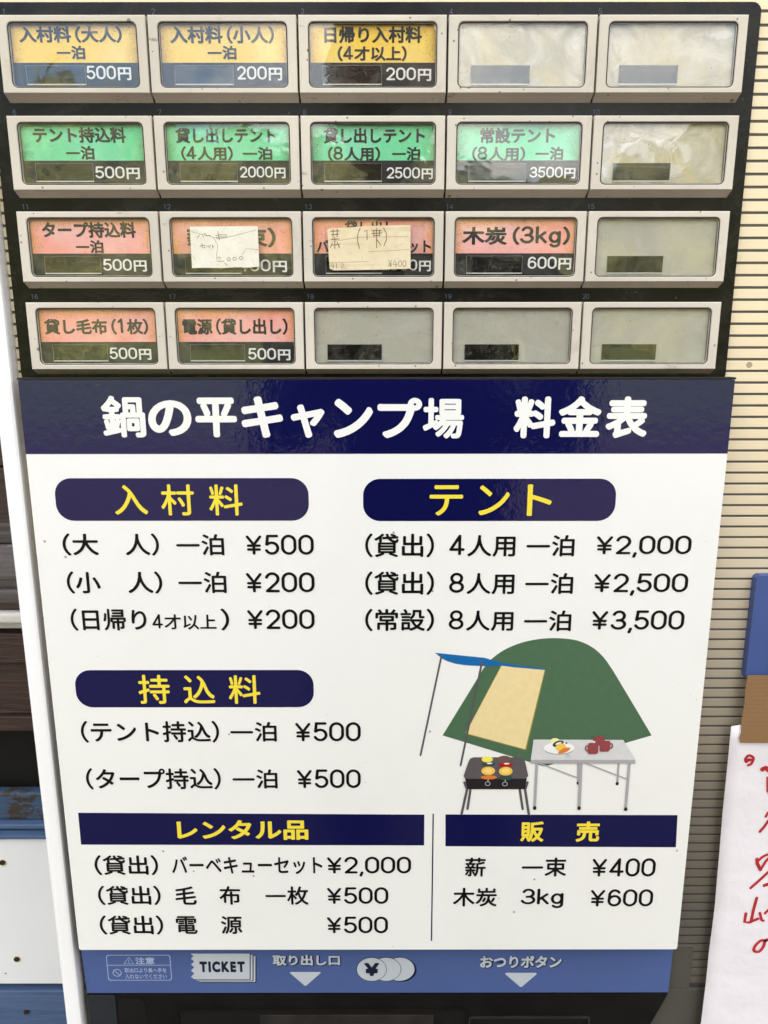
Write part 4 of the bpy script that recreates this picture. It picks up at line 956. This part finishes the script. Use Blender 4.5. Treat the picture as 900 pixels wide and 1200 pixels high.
# ------------------------------------------------------------------ the photographer: stands behind the camera, seen only as the dark shape mirrored in windows and board
def skin_body(name, verts, edges, mat, parent, root=0, sub_=1):
    me = bpy.data.meshes.new(name); me.from_pydata([v[:3] for v in verts], edges, [])
    o = bpy.data.objects.new(name, me); COL.objects.link(o)
    md = o.modifiers.new('s', 'SKIN'); md.use_smooth_shade = True; o.modifiers.new('b', 'SUBSURF').levels = sub_
    for i, v in enumerate(verts):
        sk = me.skin_vertices[0].data[i]; rr = v[3]; sk.radius = rr if isinstance(rr, tuple) else (rr, rr); sk.use_root = (i == root)
    dg = bpy.context.evaluated_depsgraph_get(); m2 = bpy.data.meshes.new_from_object(o.evaluated_get(dg), depsgraph=dg)
    bpy.data.objects.remove(o); m2.materials.clear(); return add_mesh(name, m2, mat, parent, True)
def person():
    cloth = plain('dark jacket', (.02, .02, .024), .9, .2, .2); skin = plain('skin', (.45, .27, .19), .6); hair = plain('black hair', (.012, .01, .01), .6)
    trou = plain('dark trousers', (.03, .032, .04), .9)
    X, Y = .295, -.75
    p = empty('person', (X, Y, 0), 'person in dark clothes mirrored in the board, holding up a phone', 'person')
    V = [(X, Y, 1.02, (.16, .11)), (X, Y, 1.2, (.15, .10)), (X, Y, 1.41, (.18, .11)), (X, Y, 1.54, (.14, .09)), (X-.01, Y, 1.61, .06), (X-.02, Y+.01, 1.68, .055)]
    E_ = [(0, 1), (1, 2), (2, 3), (3, 4), (4, 5)]
    for s_ in (-1, 1):
        b = len(V)
        V += [(X+s_*.19, Y, 1.51, .062), (X+s_*.23, Y+.05, 1.26, .05), (.231+s_*.085, -.575, 1.395, .033), (.231+s_*.075, -.548, 1.43, .028)]
        E_ += [(3, b), (b, b+1), (b+1, b+2), (b+2, b+3)]
        c = len(V); V += [(X+s_*.10, Y, .94, .10), (X+s_*.11, Y+.01, .52, .066), (X+s_*.11, Y-.02, .10, .05), (X+s_*.12, Y+.12, .04, .04)]
        E_ += [(0, c), (c, c+1), (c+1, c+2), (c+2, c+3)]
    skin_body('body', V, E_, cloth, p)
    hx, hy = X-.06, Y+.02
    bm = bmesh.new(); bmesh.ops.create_icosphere(bm, subdivisions=3, radius=1)
    for v in bm.verts:
        x, y, z = v.co; w = 1-.22*max(0, -z); v.co = (x*.083*w+hx, y*.10*w+(.012 if y > 0 and -.25 < z < .1 and abs(x) < .2 else 0)+hy, z*.125+1.785)
    me = bpy.data.meshes.new('head'); bm.to_mesh(me); bm.free(); add_mesh('head', me, skin, p, True)
    bm = bmesh.new(); bmesh.ops.create_icosphere(bm, subdivisions=3, radius=1)
    bmesh.ops.delete(bm, geom=[v for v in bm.verts if v.co.z < .15 and v.co.y > -.1 or v.co.z < -.45], context='VERTS')
    for v in bm.verts: v.co = (v.co.x*.092+hx, v.co.y*.108+hy-.006, v.co.z*.142+1.795)
    me = bpy.data.meshes.new('hair'); bm.to_mesh(me); bm.free(); add_mesh('hair', me, hair, p, True)
    for s_ in (-1, 1):
        wx = .231+s_*.075; Vh = [(wx, -.545, 1.435, .02), (wx-s_*.004, -.54, 1.462, .024)]; Eh = [(0, 1)]
        for k_, (dz, ln) in enumerate(((.018, .030), (.006, .034), (-.006, .032), (-.018, .026))):
            b = len(Vh); Vh += [(wx-s_*.008, -.535, 1.462+dz, .009), (wx-s_*.010, -.552+.0, 1.462+dz, .008)]; Eh += [(1, b), (b, b+1)]
        b = len(Vh); Vh += [(wx-s_*.012, -.530, 1.448, .009), (wx-s_*.020, -.556, 1.452, .008)]; Eh += [(1, b), (b, b+1)]
        skin_body('hand', Vh, Eh, skin, p)
    ph = BM().box(163, 299, -548, -540, -222, -148, 2.5).done('phone', plain('black phone', (.01, .01, .012), .25))
    tag(ph, 'black phone held up in landscape by the mirrored person', 'phone')
person()
